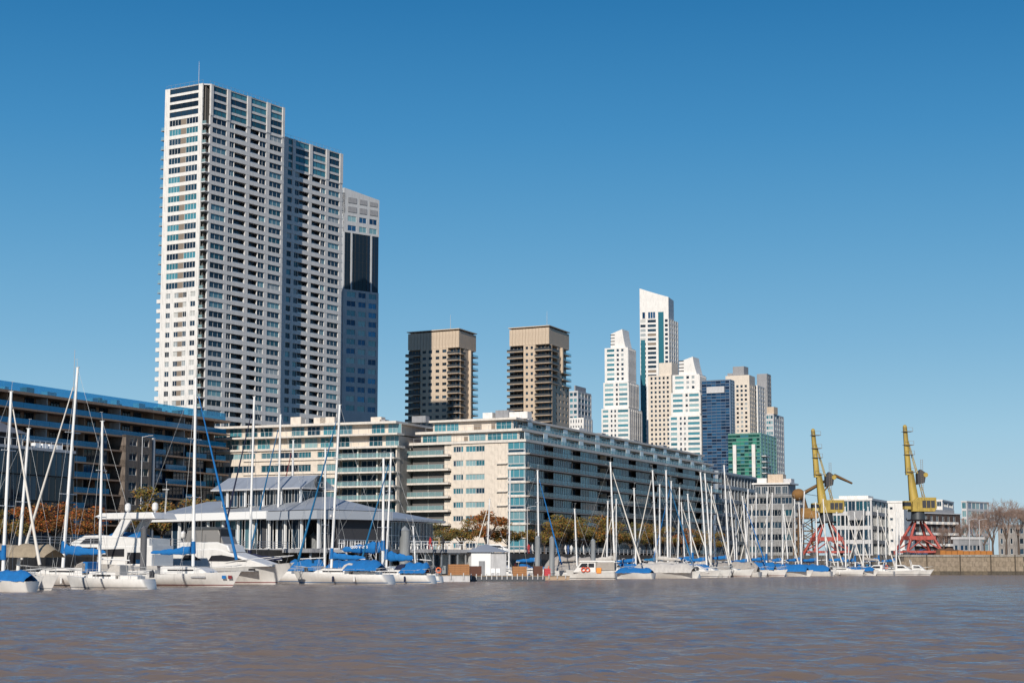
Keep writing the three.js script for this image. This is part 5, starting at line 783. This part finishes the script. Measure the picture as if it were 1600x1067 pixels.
{
  const Z = ZW(904.5), t = thing('workboat', 'small white cabin workboat with orange life rings and striped awning', 'motor boat', [PX(923, Z), 0, -Z]); t.rotation.y = OUT + Math.PI + 0.2; const L = 8.2;
  const H = hullGeo(L, 2.7, 1.15, { stern: 0.85, rake: 0.9, transom: 0.02, flare: true, spring: 0.5 }); mesh('hull', H.hull, gel, t); mesh('deck', H.deck, gelIn, t); mesh('boot_stripe', H.stripe, mat.dark, t);
  const cab = mesh('cabin', profile([[-0.9, 0], [2.6, 0], [1.3, 1.55], [-0.9, 1.6]], 2.1, 0.1), gel, t, [0, 1.1, 0]); mesh('cabin_window', profile([[-0.7, 0], [0.2, 0], [0.2, 0.62], [-0.7, 0.62]], 2.14, 0.02), smoke, cab, [0, 0.75, 0]); mesh('windscreen', profile([[0.35, 0], [1.75, 0], [1.25, 0.62], [0.35, 0.62]], 2.14, 0.02), smoke, cab, [0, 0.75, 0]);
  mesh('roof', profile([[-4, 0], [1.7, 0], [1.5, 0.16], [-4, 0.16]], 2.4, 0.05), gel, t, [0, 2.72, 0]); mesh('awning', boxGeo(2.9, 1.2, 2.2), CL.g, t, [-2.5, 2.0, 0]);
  for (const x of [0.3, 0.95]) mesh('life_ring', new THREE.TorusGeometry(0.32, 0.09, 8, 18), M([0.6, 0.08, 0.03], 0.7), t, [x, 1.5, -1.35]); const lj = mesh('life_jacket', new RoundedBoxGeometry(0.8, 0.9, 0.3, 2, 0.1), M([0.75, 0.25, 0.04], 0.8), t, [-1.5, 1.35, -1.25]);
}
// covered boats and small craft of the row
function covered(label, px, yw, L, B, m, hm, th, bow = 1) {
  const Z = ZW(yw) + 2, t = thing('covered_boat', label, 'boat', [PX(px, Z), 0, -Z], 'boats under covers'); t.rotation.y = bow > 0 ? OUT : OUT + Math.PI;
  const H = hullGeo(L, B, 1.05, { stern: 0.85, rake: 0.9, transom: 0.03, flare: true }); mesh('hull', H.hull, hm ?? gel, t); mesh('deck', H.deck, gelIn, t); mesh('canvas_cover', tent(L * 0.86, B * 0.98, th, px), m, t, [-L * 0.03, 0.9, 0]);
}
covered('boat under a big pale grey cover left of the workboat', 893, 903.2, 10, 3.4, CL.g, gel, 2.9); covered('boat with bright blue cover and white hull behind the workboat', 990, 903.8, 7, 2.6, CL.b, gel, 0.9, -1); covered('long boat under cream canvas with blue bow panel', 1040, 903, 12.5, 3.6, CL.w, gel, 1.7);
covered('boat under bright blue cover with pale stripe amid the far row', 1228, 900, 11, 3.2, CL.b, gel, 1.5); covered('boat under blue cover under the left crane', 1265, 899.6, 9, 3, CL.b, gel, 1.3, -1); covered('boat under low blue cover near the end of the row', 1340, 898.8, 9, 2.8, CL.b, gel, 0.9);
covered('boat under blue cover at left, beside the tan canvas awning', 14, 924.5, 5, 2.2, CL.b, gel, 1.0, -1); covered('small blue covered tender by the mooring piles', 822, 901.5, 8, 2.6, CL.e, gel, 1.0); covered('boat under grey cover amid the masts', 1152, 900.8, 9, 3.2, CL.g, gel, 2.0, -1);
covered('boat under a light blue cover beside the grey pile', 838, 902, 7, 2.4, CL.b, gel, 1.1);
function launch(label, px, yw, L, bow) {
  const Z = ZW(yw), t = thing('launch', label, 'motor boat', [PX(px, Z), 0, -Z], 'white launches'); t.rotation.y = bow > 0 ? OUT : OUT + Math.PI;
  const H = hullGeo(L, L * 0.3, 1.0, { stern: 0.88, rake: 1.2, transom: 0.03, flare: true, spring: 0.4 }); mesh('hull', H.hull, gel, t); mesh('deck', H.deck, gelIn, t); mesh('boot_stripe', H.stripe, CL.N, t);
  const c = mesh('cabin', profile([[-L * 0.2, 0], [L * 0.26, 0], [L * 0.14, 0.55], [L * 0.02, 1.2], [-L * 0.2, 1.25]], L * 0.22, 0.12), gel, t, [0, 0.85, 0]); mesh('cabin_window', profile([[-L * 0.15, 0], [L * 0.09, 0], [L * 0.02, 0.42], [-L * 0.15, 0.42]], L * 0.22 + 0.05, 0.02), smoke, c, [0, 0.65, 0]);
  mesh('arch', tube([V(-L * 0.22, 1.6, L * 0.12), V(-L * 0.27, 3.1, L * 0.1), V(-L * 0.27, 3.1, -L * 0.1), V(-L * 0.22, 1.6, -L * 0.12)], 0.07, 6, 16), gel, t); mesh('rail', tube([V(0, 1.5, L * 0.13), V(L * 0.35, 1.75, L * 0.1), V(L * 0.48, 1.85, 0), V(L * 0.35, 1.75, -L * 0.1), V(0, 1.5, -L * 0.13)], 0.025, 5, 16), alu, t);
}
launch('white cruiser with arched rear frame behind the covered boats', 1000, 901.8, 11, 1); launch('white motor boat moored bow out under the first masts', 1090, 901.5, 9, 1); launch('white launch last in the row at right', 1436, 898.3, 6.5, 1); launch('white launch second from the right end of the row', 1412, 898.4, 7.5, 1); launch('white motor boat with dark canopy behind the dark pontoon', 788, 902.5, 11, 1); launch('white launch between the two cranes', 1368, 898.6, 8, -1);
// ------------------------------------------------------------ trees
const bark = M([0.09, 0.065, 0.05], 0.95);
function leafGeo(clumps, n, size, s0) {
  const keep = seed; seed = s0; const pos = [], col = [], nor = [];
  for (let i = 0; i < n; i++) {
    const c = clumps[Math.floor(rnd() * clumps.length)], a = rnd() * 6.283, u = rr(-1, 1), r = Math.pow(rnd(), 0.45), q = Math.sqrt(1 - u * u);
    const p = V(c[0] + Math.cos(a) * q * r * c[3], c[1] + u * r * c[4], c[2] + Math.sin(a) * q * r * c[3]);
    const d1 = V(rr(-1, 1), rr(-0.6, 0.6), rr(-1, 1)).normalize(), d2 = V(rr(-1, 1), rr(-1, 1), rr(-1, 1)).cross(d1).normalize(), s = size * rr(0.6, 1.3), w = s * 0.55;
    const A = p.clone().addScaledVector(d1, -s), B = p.clone().addScaledVector(d2, w), D = p.clone().addScaledVector(d1, s), E = p.clone().addScaledVector(d2, -w);
    for (const v of [A, B, D, A, D, E]) pos.push(v.x, v.y, v.z);
    const k = rnd(), f = 0.55 + 0.8 * rnd(), cc = c[5] ?? 0; const base = k < 0.2 + cc ? [1.5, 0.85, 0.6] : k < 0.5 ? [1.15, 1.0, 0.8] : [0.85, 1.0, 0.9]; for (let j = 0; j < 6; j++) col.push(base[0] * f, base[1] * f, base[2] * f);
  }
  const g = new THREE.BufferGeometry(); g.setAttribute('position', new THREE.Float32BufferAttribute(pos, 3)); g.setAttribute('color', new THREE.Float32BufferAttribute(col, 3)); g.computeVertexNormals(); seed = keep; return g;
}
function treeKind(h, w, s0) {
  const keep = seed; seed = s0; const cl = [], br = [], th = h * 0.26;
  br.push(rod(V(0, -0.1, 0), V(0.1, th, 0.05), 0.22, 0.15, 8));
  for (let i = 0; i < 9; i++) { const a = i * 2.4 + rr(-0.4, 0.4), r = w * rr(0.12, 0.34), y = h * rr(0.42, 0.86), c = V(Math.cos(a) * r, y, Math.sin(a) * r); cl.push([c.x, c.y, c.z, w * rr(0.14, 0.22), h * rr(0.09, 0.15), rr(0, 0.25)]); const m = c.clone().multiplyScalar(0.5).add(V(0.05, th * 0.55, 0)); br.push(rod(V(0.1, th * 0.92, 0.05), m, 0.11, 0.075, 6), rod(m, c, 0.075, 0.03, 5)); for (let j = 0; j < 3; j++) br.push(rod(c, c.clone().add(V(rr(-1, 1), rr(-0.2, 1), rr(-1, 1)).multiplyScalar(w * 0.14)), 0.035, 0.012, 4)); }
  for (let i = 0; i < 5; i++) { const a = rnd() * 6.28; cl.push([Math.cos(a) * w * 0.34, h * rr(0.38, 0.62), Math.sin(a) * w * 0.34, w * 0.11, h * 0.08, 0.2]); }
  seed = keep; return { trunk: merged(br), crown: leafGeo(cl, 4300, 0.19, s0 + 7) };
}
const kinds = [treeKind(8, 9, 101), treeKind(8, 8.5, 202), treeKind(8, 10, 303)];
const leafM = (c) => new THREE.MeshPhysicalMaterial({ color: C(...c), roughness: 0.9, vertexColors: true, side: THREE.DoubleSide, transmission: 0.25, thickness: 0 });
const olive = leafM([0.20, 0.145, 0.02]), rustLeaf = leafM([0.26, 0.105, 0.012]), greenLeaf = leafM([0.14, 0.12, 0.022]);
const frontTrees = [[40, 783, 258, rustLeaf, 'orange leaved tree at far left behind the masts'], [12, 792, 252, olive, 'olive tree cut by the left picture edge'], [84, 778, 262, rustLeaf, 'bright orange tree before the dark glass block'], [133, 788, 275, rustLeaf, 'orange green tree left of the masonry stair strip'], [250, 754, 288, olive, 'tall olive tree behind the motor yacht'], [284, 770, 292, olive, 'olive tree between the yacht and the club roof'], [322, 778, 300, greenLeaf, 'dark green tree behind the club roof'],
  [690, 813, 352, greenLeaf, 'green tree right beside the club wing'], [722, 806, 358, olive, 'second tree from the club at the sunlit building end'], [760, 795, 362, rustLeaf, 'tallest brownish tree before the sunlit building end'], [793, 808, 366, olive, 'tree right of the tallest tree at the building corner'], [851, 811, 378, olive, 'olive tree right of the glazed building corner'], [880, 801, 384, olive, 'round olive tree left of the first tall masts'], [905, 804, 392, greenLeaf, 'green tree at the second bay of the long front'], [930, 800, 400, olive, 'high olive tree before the long front'], [957, 808, 408, olive, 'olive tree behind the white furled sail'], [985, 813, 416, greenLeaf, 'green tree behind the thin masts'], [1010, 813, 426, olive, 'olive tree in the middle of the mast crowd'], [1036, 816, 436, olive, 'olive tree behind the tall dark blue furled sail'], [1066, 822, 448, rustLeaf, 'yellowish tree near the end of the long front'], [1093, 824, 458, olive, 'yellow green tree before the last bays of the front'], [1118, 826, 468, olive, 'last olive tree right of the long front']];
for (const [i, [px, yt, Z, lm, label]] of frontTrees.entries()) {
  const h = HY(yt, Z) - QY, k = kinds[i % 3], t = thing('tree', label, 'tree', [PX(px, Z), QY, -Z], 'trees along the promenade'); t.rotation.y = i * 1.9; t.scale.set(h / 8 * rr(0.92, 1.12), h / 8, h / 8 * rr(0.92, 1.12));
  mesh('trunk', k.trunk, bark, t); mesh('crown', k.crown, lm, t);
}
function bareKind(s0) {
  const keep = seed; seed = s0; const tk = [], tw = [];
  (function grow(p, d, len, r, lv) {
    const q = p.clone().addScaledVector(d, len); (lv < 2 ? tk : tw).push(rod(p, q, r, r * 0.66, lv < 2 ? 7 : 3)); if (lv == 7) return;
    const n = lv < 1 ? 4 : lv < 6 ? 3 : 2; for (let i = 0; i < n; i++) { const e = d.clone().add(V(rr(-1, 1), rr(-0.1, 0.75), rr(-1, 1)).multiplyScalar(0.55)).normalize(); grow(p.clone().lerp(q, i == 0 ? 1 : rr(0.55, 1)), e, len * rr(0.62, 0.8), Math.max(0.011, r * 0.55), lv + 1); }
  })(V(0, -0.1, 0), V(0.03, 1, 0), 3.0, 0.2, 0);
  seed = keep; return { trunk: merged(tk), twigs: merged(tw) };
}
const bares = [bareKind(11), bareKind(22)], twigM = M([0.34, 0.235, 0.185], 0.95);
for (const [i, [px, yt, Z, label]] of [[1507, 806, 478, 'small bare tree left of the big bare trees'], [1528, 792, 482, 'slender bare tree over the grey shed'], [1553, 780, 470, 'first of the big bare trees on the far quay'], [1574, 774, 466, 'tallest bare tree on the far quay'], [1594, 778, 474, 'bare tree at the right picture edge'], [1616, 776, 468, 'bare tree reaching in from beyond the right edge'], [1476, 815, 500, 'thin bare tree by the brick warehouse'], [1540, 800, 520, 'bare tree behind the big bare trees']].entries()) {
  const h = HY(yt, Z) - QY, k = bares[i % 2], t = thing('bare_tree', label, 'tree', [PX(px, Z), QY, -Z], 'leafless trees on the far quay'); t.rotation.y = i * 2.1; const s = h / 10.2; t.scale.set(s * 1.15, s, s * 1.15); mesh('trunk', k.trunk, bark, t); mesh('crown', k.twigs, twigM, t);
}
// ------------------------------------------------------------ dock cranes
const yel = M([0.60, 0.42, 0.085], 0.6, 0, { map: T_conc }), red = M([0.60, 0.12, 0.09], 0.65, 0, { map: T_conc });
function dockCrane(label, px, Z, yTop, yLegTop, yHouse0, yHouse1, lean) {
  const t = thing('dock_crane', label, 'crane', [PX(px, Z), QY, -Z], 'yellow dock cranes on red legs'), y = (v) => HY(v, Z) - QY, lt = y(yLegTop), h0 = y(yHouse0), h1 = y(yHouse1), top = y(yTop); t.rotation.y = 0.12;
  const S = 4.6, s = 1.7, mid = lt * 0.52;
  for (const [a, b] of [[-1, -1], [1, -1], [1, 1], [-1, 1]]) { const lg = mesh('leg', rod(V(a * S, 0, b * S), V(a * (s + (S - s) * 0.36), mid, b * (s + (S - s) * 0.36)), 0.34, 0.42, 4), red, t); mesh('upper_leg', rod(V(a * (s + (S - s) * 0.36), mid, b * (s + (S - s) * 0.36)), V(a * 0.9, lt, b * 0.9), 0.42, 0.3, 4), red, t); mesh('wheel_bogie', boxGeo(1.4, 0.8, 0.7), mat.dark, lg, [a * S, 0.4, b * S]); }
  const w = s + (S - s) * 0.36; for (const q of [-1, 1]) { mesh('cross_beam', boxGeo(2 * w + 0.8, 0.9, 0.5), red, t, [0, mid, q * w]); mesh('cross_beam', boxGeo(0.5, 0.9, 2 * w - 0.5), red, t, [q * w, mid, 0]); mesh('sill_beam', boxGeo(2 * S, 0.5, 0.4), red, t, [0, 0.9, q * S]); mesh('brace', rod(V(-S + 0.3, 1, q * S), V(0, mid - 0.3, q * w), 0.16, 0.16, 4), red, t); mesh('brace', rod(V(S - 0.3, 1, q * S), V(0, mid - 0.3, q * w), 0.16, 0.16, 4), red, t); }
  mesh('platform', new THREE.CylinderGeometry(2.9, 2.6, 0.35, 8), mat.dark, t, [0, lt + 0.3, 0]); mesh('turntable', new THREE.CylinderGeometry(1.5, 1.7, h0 - lt - 0.4, 14), mat.darkframe, t, [0, (h0 + lt) / 2 + 0.2, 0]);
  const hh = h1 - h0, house = mesh('machine_house', profile([[-2.2, 0], [3.1, 0], [3.6, hh * 0.25], [3.5, hh], [-0.9, hh], [-2.0, hh * 0.7]], 3.6, 0.1), yel, t, [0.4, h0, 0]);
  for (let i = 0; i < 3; i++) mesh('louvre', boxGeo(0.9, hh * 0.55, 3.66), mat.dark, house, [0.6 + i * 1.05, hh * 0.52, 0]); mesh('cab', boxGeo(1.5, hh * 0.62, 1.6), yel, t, [-3.0, h0 + hh * 0.45, 1.0]); mesh('cab_window', boxGeo(1.54, hh * 0.3, 1.64), smoke, t, [-3.0, h0 + hh * 0.52, 1.0]);
  // column and luffing jib folded upright
  const c0 = V(-0.6, h0 + 0.3, 0), c1 = V(-1.0 + lean * 0.35, h0 + (top - h0) * 0.48, 0), j1 = V(-0.9 + lean, top, 0);
  mesh('column', new THREE.CylinderGeometry(0.75, 1.45, c1.y - c0.y, 4).rotateY(Math.PI / 4).applyQuaternion(new THREE.Quaternion().setFromUnitVectors(V(0, 1, 0), c1.clone().sub(c0).normalize())).translate(...c0.clone().lerp(c1, 0.5).toArray()), yel, t);
  const j0 = c1.clone().add(V(-0.4, -1.0, 0)), jib = mesh('jib', new THREE.CylinderGeometry(0.55, 0.85, j1.y - j0.y, 4).rotateY(Math.PI / 4).applyQuaternion(new THREE.Quaternion().setFromUnitVectors(V(0, 1, 0), j1.clone().sub(j0).normalize())).translate(...j0.clone().lerp(j1, 0.5).toArray()), yel, t);
  mesh('jib_tip', new THREE.SphereGeometry(0.5, 10, 8), yel, jib, j1.toArray());
  for (const f of [0.06, 0.42, 0.62, 0.9]) mesh('gangway', merged([tr(boxGeo(2.2, 0.1, 2.0), 0, 0, 0), ...[-1.05, 1.05].map((x) => tr(boxGeo(0.06, 0.9, 0.06), x, 0.45, 0.9)), tr(boxGeo(2.1, 0.05, 0.05), 0, 0.9, 0.9)]), mat.taupe, jib, j0.clone().lerp(j1, f).add(V(0.5, 0, 0)).toArray());
  mesh('stay', rod(V(1.6, h1, 0.7), j0.clone().lerp(j1, 0.72).add(V(0.4, 0, 0.3)), 0.13, 0.1, 5), yel, t); mesh('stay', rod(V(1.6, h1, -0.7), j0.clone().lerp(j1, 0.72).add(V(0.4, 0, -0.3)), 0.13, 0.1, 5), yel, t);
  mesh('counterweight_arm', profile([[0, 0], [1.6, 0.4], [2.0, 2.6], [0.8, 3.4], [0, 2.4]], 1.6, 0.08), mat.dark, t, [0.0, c1.y - 3.2, 0]); mesh('winch_drum', new THREE.CylinderGeometry(0.55, 0.55, 1.8, 14).rotateX(Math.PI / 2), yel, t, [1.9, c1.y - 1.0, 0]);
  const lad = []; for (let i = 0; i < 22; i++) lad.push(tr(boxGeo(0.5, 0.05, 0.05), 0, i * 0.42, 0)); lad.push(tr(boxGeo(0.06, 9.2, 0.06), -0.25, 4.4, 0), tr(boxGeo(0.06, 9.2, 0.06), 0.25, 4.4, 0)); mesh('ladder', merged(lad), mat.taupe, t, [0.95, h1, 0.9]);
}
dockCrane('yellow dock crane on red legs, the left one amid the masts', 1293, 436, 673, 818, 801, 782, -1.9); dockCrane('yellow dock crane on red legs, the right one standing clear', 1437, 430, 667, 815, 799, 778, -1.7);
{ // old brown crane behind
  const Z = 455, rust = M([0.24, 0.13, 0.05], 0.9, 0, { map: T_conc }), y = (v) => HY(v, Z) - QY, t = thing('old_crane', 'old brown lattice crane with curved jib behind the left yellow crane', 'crane', [PX(1260, Z), QY, -Z]); t.rotation.y = 0.1;
  const h = y(810); for (const [a, b] of [[-1, -1], [1, -1], [1, 1], [-1, 1]]) mesh('leg', rod(V(a * 2.5, 0, b * 2.2), V(a * 2.2, h, b * 2), 0.22, 0.2, 4), rust, t);
  for (let i = 0; i < 3; i++) for (const b of [-1, 1]) { mesh('lattice_bar', rod(V(-2.4, h * i / 3, b * 2.1), V(2.4, h * (i + 1) / 3, b * 2.1), 0.1, 0.1, 4), rust, t); mesh('lattice_bar', rod(V(2.4, h * i / 3, b * 2.1), V(-2.4, h * (i + 1) / 3, b * 2.1), 0.1, 0.1, 4), rust, t); mesh('lattice_bar', boxGeo(5, 0.25, 0.25), rust, t, [0, h * (i + 1) / 3, b * 2.1]); }
  mesh('cab', new RoundedBoxGeometry(4.4, y(794) - h, 4, 3, 0.3), M([0.42, 0.22, 0.06], 0.8, 0, { map: T_conc }), t, [0.8, (y(794) + h) / 2, 0]);
  mesh('counterweight', new THREE.SphereGeometry(1, 14, 10).scale(1.7, 1.5, 1.5), M([0.34, 0.17, 0.05], 0.9, 0, { map: T_conc }), t, [PX(1250, Z) - PX(1260, Z), y(773), 0]);
  const P = (px, py) => V(PX(px, Z) - PX(1260, Z), y(py), 0); mesh('boom', rod(P(1252, 774), P(1292, 752), 0.5, 0.35, 4), rust, t); mesh('boom', rod(P(1292, 752), P(1312, 744), 0.35, 0.4, 4), rust, t); mesh('jib', rod(P(1296, 749), P(1311, 742), 0.3, 0.4, 4), rust, t); mesh('jib', rod(P(1310, 743), P(1337, 755), 0.42, 0.25, 4), rust, t); mesh('strut', rod(P(1288, 772), P(1309, 744), 0.18, 0.18, 4), rust, t); mesh('mast', rod(P(1262, 794), P(1256, 770), 0.5, 0.4, 4), rust, t);
  mesh('cable', merged([rod(P(1262, 772), P(1283, 775), 0.06), rod(P(1311, 741), P(1335, 754), 0.06)]), mat.dark, t);
}
// ------------------------------------------------------------ promenade: railings, lamps, people, cars, barrier
function quayRail(label, Z0, Z1, n) {
  const a = V(quayX(Z0), QY, -Z0), t = thing('quay_railing', label, 'railing', a.toArray(), 'railings along the quay'); const L = Math.hypot(quayX(Z1) - quayX(Z0), Z1 - Z0);
  t.rotation.y = Math.atan2(Z1 - Z0, quayX(Z1) - quayX(Z0)); for (let i = 0; i <= n; i++) mesh('post', boxGeo(0.1, 1.1, 0.1), mat.pale, t, [L * i / n, 0.55, 0.6]);
  for (const y of [0.45, 0.78, 1.08]) mesh('rail', boxGeo(L, 0.05, 0.06), mat.pale, t, [L / 2, y, 0.6]);
}
quayRail('white quay railing behind the left boats', 200, 285, 24); quayRail('white quay railing below the trees of the long front', 300, 408, 44);
function lamp(label, px, Z, yt) {
  const t = thing('street_lamp', label, 'street lamp', [PX(px, Z), QY, -Z], 'street lamps'), h = HY(yt, Z) - QY; mesh('pole', new THREE.CylinderGeometry(0.06, 0.11, h, 8), mat.pale, t, [0, h / 2, 0]); mesh('arm', rod(V(0, h - 0.1, 0), V(1.2, h + 0.15, 0), 0.05), mat.pale, t); mesh('lamp_head', new RoundedBoxGeometry(0.8, 0.16, 0.3, 2, 0.05), mat.greypanel, t, [1.4, h + 0.14, 0]);
}
lamp('street lamp before the masonry stair strip', 217, 300, 682); lamp('street lamp by the white bare end of the row', 1533, 425, 812); lamp('street lamp on the far quay near the bare trees', 1517, 424, 812); lamp('street lamp behind the slim dark mast', 824, 372, 792);
{
  // people: one continuous lofted figure per pose
  const { MarchingCubes } = await import('three/addons/objects/MarchingCubes.js');
  const body = (J, N = 56) => {
    const mc = new MarchingCubes(N, M([1, 1, 1]), false, false, 60000); mc.isolation = 0; const f = mc.field;
    const sd = (p, a, b, r0, r1) => { const ab = [b[0] - a[0], b[1] - a[1], b[2] - a[2]], t = Math.max(0, Math.min(1, ((p[0] - a[0]) * ab[0] + (p[1] - a[1]) * ab[1] + (p[2] - a[2]) * ab[2]) / (ab[0] ** 2 + ab[1] ** 2 + ab[2] ** 2))); return Math.hypot(p[0] - a[0] - ab[0] * t, p[1] - a[1] - ab[1] * t, p[2] - a[2] - ab[2] * t) - (r0 + (r1 - r0) * t); };
    for (let z = 0; z < N; z++) for (let y = 0; y < N; y++) for (let x = 0; x < N; x++) { const p = [x, y, z].map((v, i) => (v / N * 2 - 1) * 0.95 + (i == 1 ? 0.9 : 0)); let s = 9; for (const j of J) { const d = sd(p, ...j), k = 0.04, h = Math.max(0, Math.min(1, 0.5 + 0.5 * (s - d) / k)); s = s + (d - s) * h - k * h * (1 - h); } f[z * N * N + y * N + x] = -s; }
    mc.update(); const g = new THREE.BufferGeometry(), c = mc.count; g.setAttribute('position', new THREE.Float32BufferAttribute(Array.from(mc.positionArray.slice(0, c * 3)), 3)); g.setAttribute('normal', new THREE.Float32BufferAttribute(Array.from(mc.normalArray.slice(0, c * 3)), 3)); g.scale(0.95, 0.95, 0.95).translate(0, 0.9, 0); return g;
  };
  const stand = (st) => [[[0, 1.6, 0], [0, 1.66, 0.01], 0.095, 0.1], [[0, 1.45, 0], [0, 1.56, 0], 0.06, 0.06], [[-0.14, 1.4, 0], [0.14, 1.4, 0], 0.09, 0.09], [[0, 1.35, 0], [0, 0.95, 0], 0.15, 0.14], [[-0.2, 1.38, 0], [-0.25, 1.1, 0.02], 0.06, 0.045], [[-0.25, 1.1, 0.02], [-0.24, 0.84, 0.1], 0.045, 0.035], [[0.2, 1.38, 0], [0.25, 1.1, 0.02], 0.06, 0.045], [[0.25, 1.1, 0.02], [0.24, 0.84, 0.1], 0.045, 0.035], [[-0.09, 0.92, 0], [-0.1, 0.5, st], 0.09, 0.065], [[-0.1, 0.5, st], [-0.1, 0.07, st * 0.4], 0.06, 0.045], [[0.09, 0.92, 0], [0.1, 0.5, -st], 0.09, 0.065], [[0.1, 0.5, -st], [0.1, 0.07, -st * 2.2], 0.06, 0.045], [[-0.1, 0.04, st * 0.4], [-0.1, 0.03, st * 0.4 + 0.16], 0.045, 0.035], [[0.1, 0.04, -st * 2.2], [0.1, 0.03, -st * 2.2 + 0.16], 0.045, 0.035]];
  const poses = [body(stand(0.02)), body(stand(0.16))], hair = new THREE.SphereGeometry(0.115, 12, 8, 0, 6.3, 0, 1.7), jacket = [['red', [0.35, 0.03, 0.03]], ['white', [0.65, 0.63, 0.6]], ['black', [0.02, 0.02, 0.024]], ['blue', [0.03, 0.08, 0.22]], ['grey', [0.2, 0.2, 0.2]], ['tan', [0.35, 0.25, 0.15]]];
  const spots = [[826, 335, 0], [832, 337, 1], [838, 338, 2], [884, 352, 1], [888, 352, 3], [893, 353, 1], [912, 358, 1], [1000, 388, 4], [1023, 397, 1], [672, 262, 0], [692, 263.5, 2], [686, 263, 5], [878, 350, 2], [1055, 408, 2]];
  spots.forEach(([px, Z, c], i) => {
    const [w, col] = jacket[c], deck = Z < 300, t = thing('person', `person in ${w} clothes, ${ord(i)} figure standing along the promenade and deck`, 'person', [PX(px, Z), deck ? HY(858, 262) + 0.01 : QY, -Z], 'people on the promenade'); t.rotation.y = i * 1.3;
    mesh('body', poses[i % 2], M(col, 0.9), t); mesh('hair', hair, mat.dark, t, [0, 1.68, -0.01]);
  });
  // a parked white car and others
  const carSide = [[-2.1, 0.35], [2.1, 0.35], [2.15, 0.75], [1.5, 0.95], [0.85, 1.5], [-1.1, 1.55], [-1.9, 1.0], [-2.15, 0.9]];
  for (const [i, [px, Z, m, label]] of [[775, 335, mat.whitepaint, 'white car parked above the dark pontoon'], [758, 342, mat.greypanel, 'grey car parked left of the white car'], [1448, 446, mat.whitepaint, 'white car parked under the right crane'], [1415, 448, mat.whitepaint, 'white van like car at the left leg of right crane']].entries()) {
    const t = thing('parked_car', label, 'car', [PX(px, Z), QY, -Z], 'parked cars'); t.rotation.y = 0.1 * i; const b = mesh('body', profile(carSide, 1.75, 0.12), m, t); mesh('side_window', profile([[-1.5, 1.0], [1.15, 1.0], [0.75, 1.4], [-1.0, 1.45]], 1.78, 0.02), smoke, b);
    for (const [x, z] of [[-1.3, 0.8], [1.3, 0.8], [-1.3, -0.8], [1.3, -0.8]]) { const w = mesh('wheel', new THREE.CylinderGeometry(0.33, 0.33, 0.22, 16).rotateX(Math.PI / 2), mat.black, t, [x, 0.33, z]); mesh('rim', new THREE.CylinderGeometry(0.2, 0.2, 0.24, 12).rotateX(Math.PI / 2), mat.steel, w); }
  }
}
{ // orange site barrier on the far quay
  const Z = 418, t = thing('site_barrier', 'long orange plastic barrier along the far quay wall', 'barrier', [PX(1470, Z), QY, -Z]), L = PX(1552, Z) - PX(1470, Z), n = 9, m = M([0.50, 0.19, 0.035], 0.8, 0, { map: T_cloth });
  for (let i = 0; i < n; i++) mesh('panel', new RoundedBoxGeometry(L / n - 0.06, 0.95 + 0.25 * ((i * 7) % 3 == 0), 0.4, 2, 0.08), m, t, [L * (i + 0.5) / n, 0.55, 0]);
  const e = thing('earth_heap', 'brown earth heap beside the orange barrier', 'heap', [PX(1482, Z + 8), QY, -Z - 8]); const g = new THREE.SphereGeometry(1, 20, 12, 0, 6.3, 0, 1.57), p = g.attributes.position; for (let i = 0; i < p.count; i++) { const k = 1 + 0.12 * Math.sin(p.getX(i) * 9 + p.getZ(i) * 5); p.setXYZ(i, p.getX(i) * 3.4 * k, p.getY(i) * 1.7 * k, p.getZ(i) * 2.4); } g.computeVertexNormals(); mesh('soil', g, M([0.2, 0.1, 0.05], 1, 0, { map: T_conc }), e);
}
// quay face: stone courses with worn lower band on the end wall, timber fenders
{
  const A = [quayX(412), -412], B = [113.5, -406], t = thing('quay_wall', 'weathered stone quay wall at the end of the dock', 'wall', [A[0], 0, A[1]]), f = new Fac(t, A, B); seed = 77;
  const ms = [[0.36, 0.285, 0.21], [0.345, 0.275, 0.20], [0.375, 0.30, 0.22]].map((c) => M(c, 0.95, 0, { map: T_conc })), wet = [[0.13, 0.10, 0.07], [0.16, 0.125, 0.085], [0.11, 0.09, 0.065]].map((c) => M(c, 0.8, 0, { map: T_conc }));
  const x0 = sAt(f, 1395, 2); for (let r = 0; r < 4; r++) for (let x = x0 + (r % 2) * 2.6; x < f.len - 1.2; x += 5.2) f.box('stone', pick(r == 0 ? wet : ms), x + 0.008, Math.min(f.len, x + 5.192), -0.3 + r * 1.08 + 0.008, r == 3 ? QY - 0.36 : -0.3 + (r + 1) * 1.08 - 0.008, 0.01, 0.12 + 0.02 * rnd());
  f.box('coping', mat.concrete, x0, f.len + 0.2, QY - 0.34, QY + 0.12, -0.7, 0.3); for (let i = 0; i < 4; i++) { const x = sAt(f, [1448, 1500, 1548, 1586][i], 2); f.box('fender_post', M([0.05, 0.04, 0.03], 0.9), x, x + 0.22, -0.4, QY + 0.1, 0.31, 0.5); }
}
renderer.render(scene, camera);
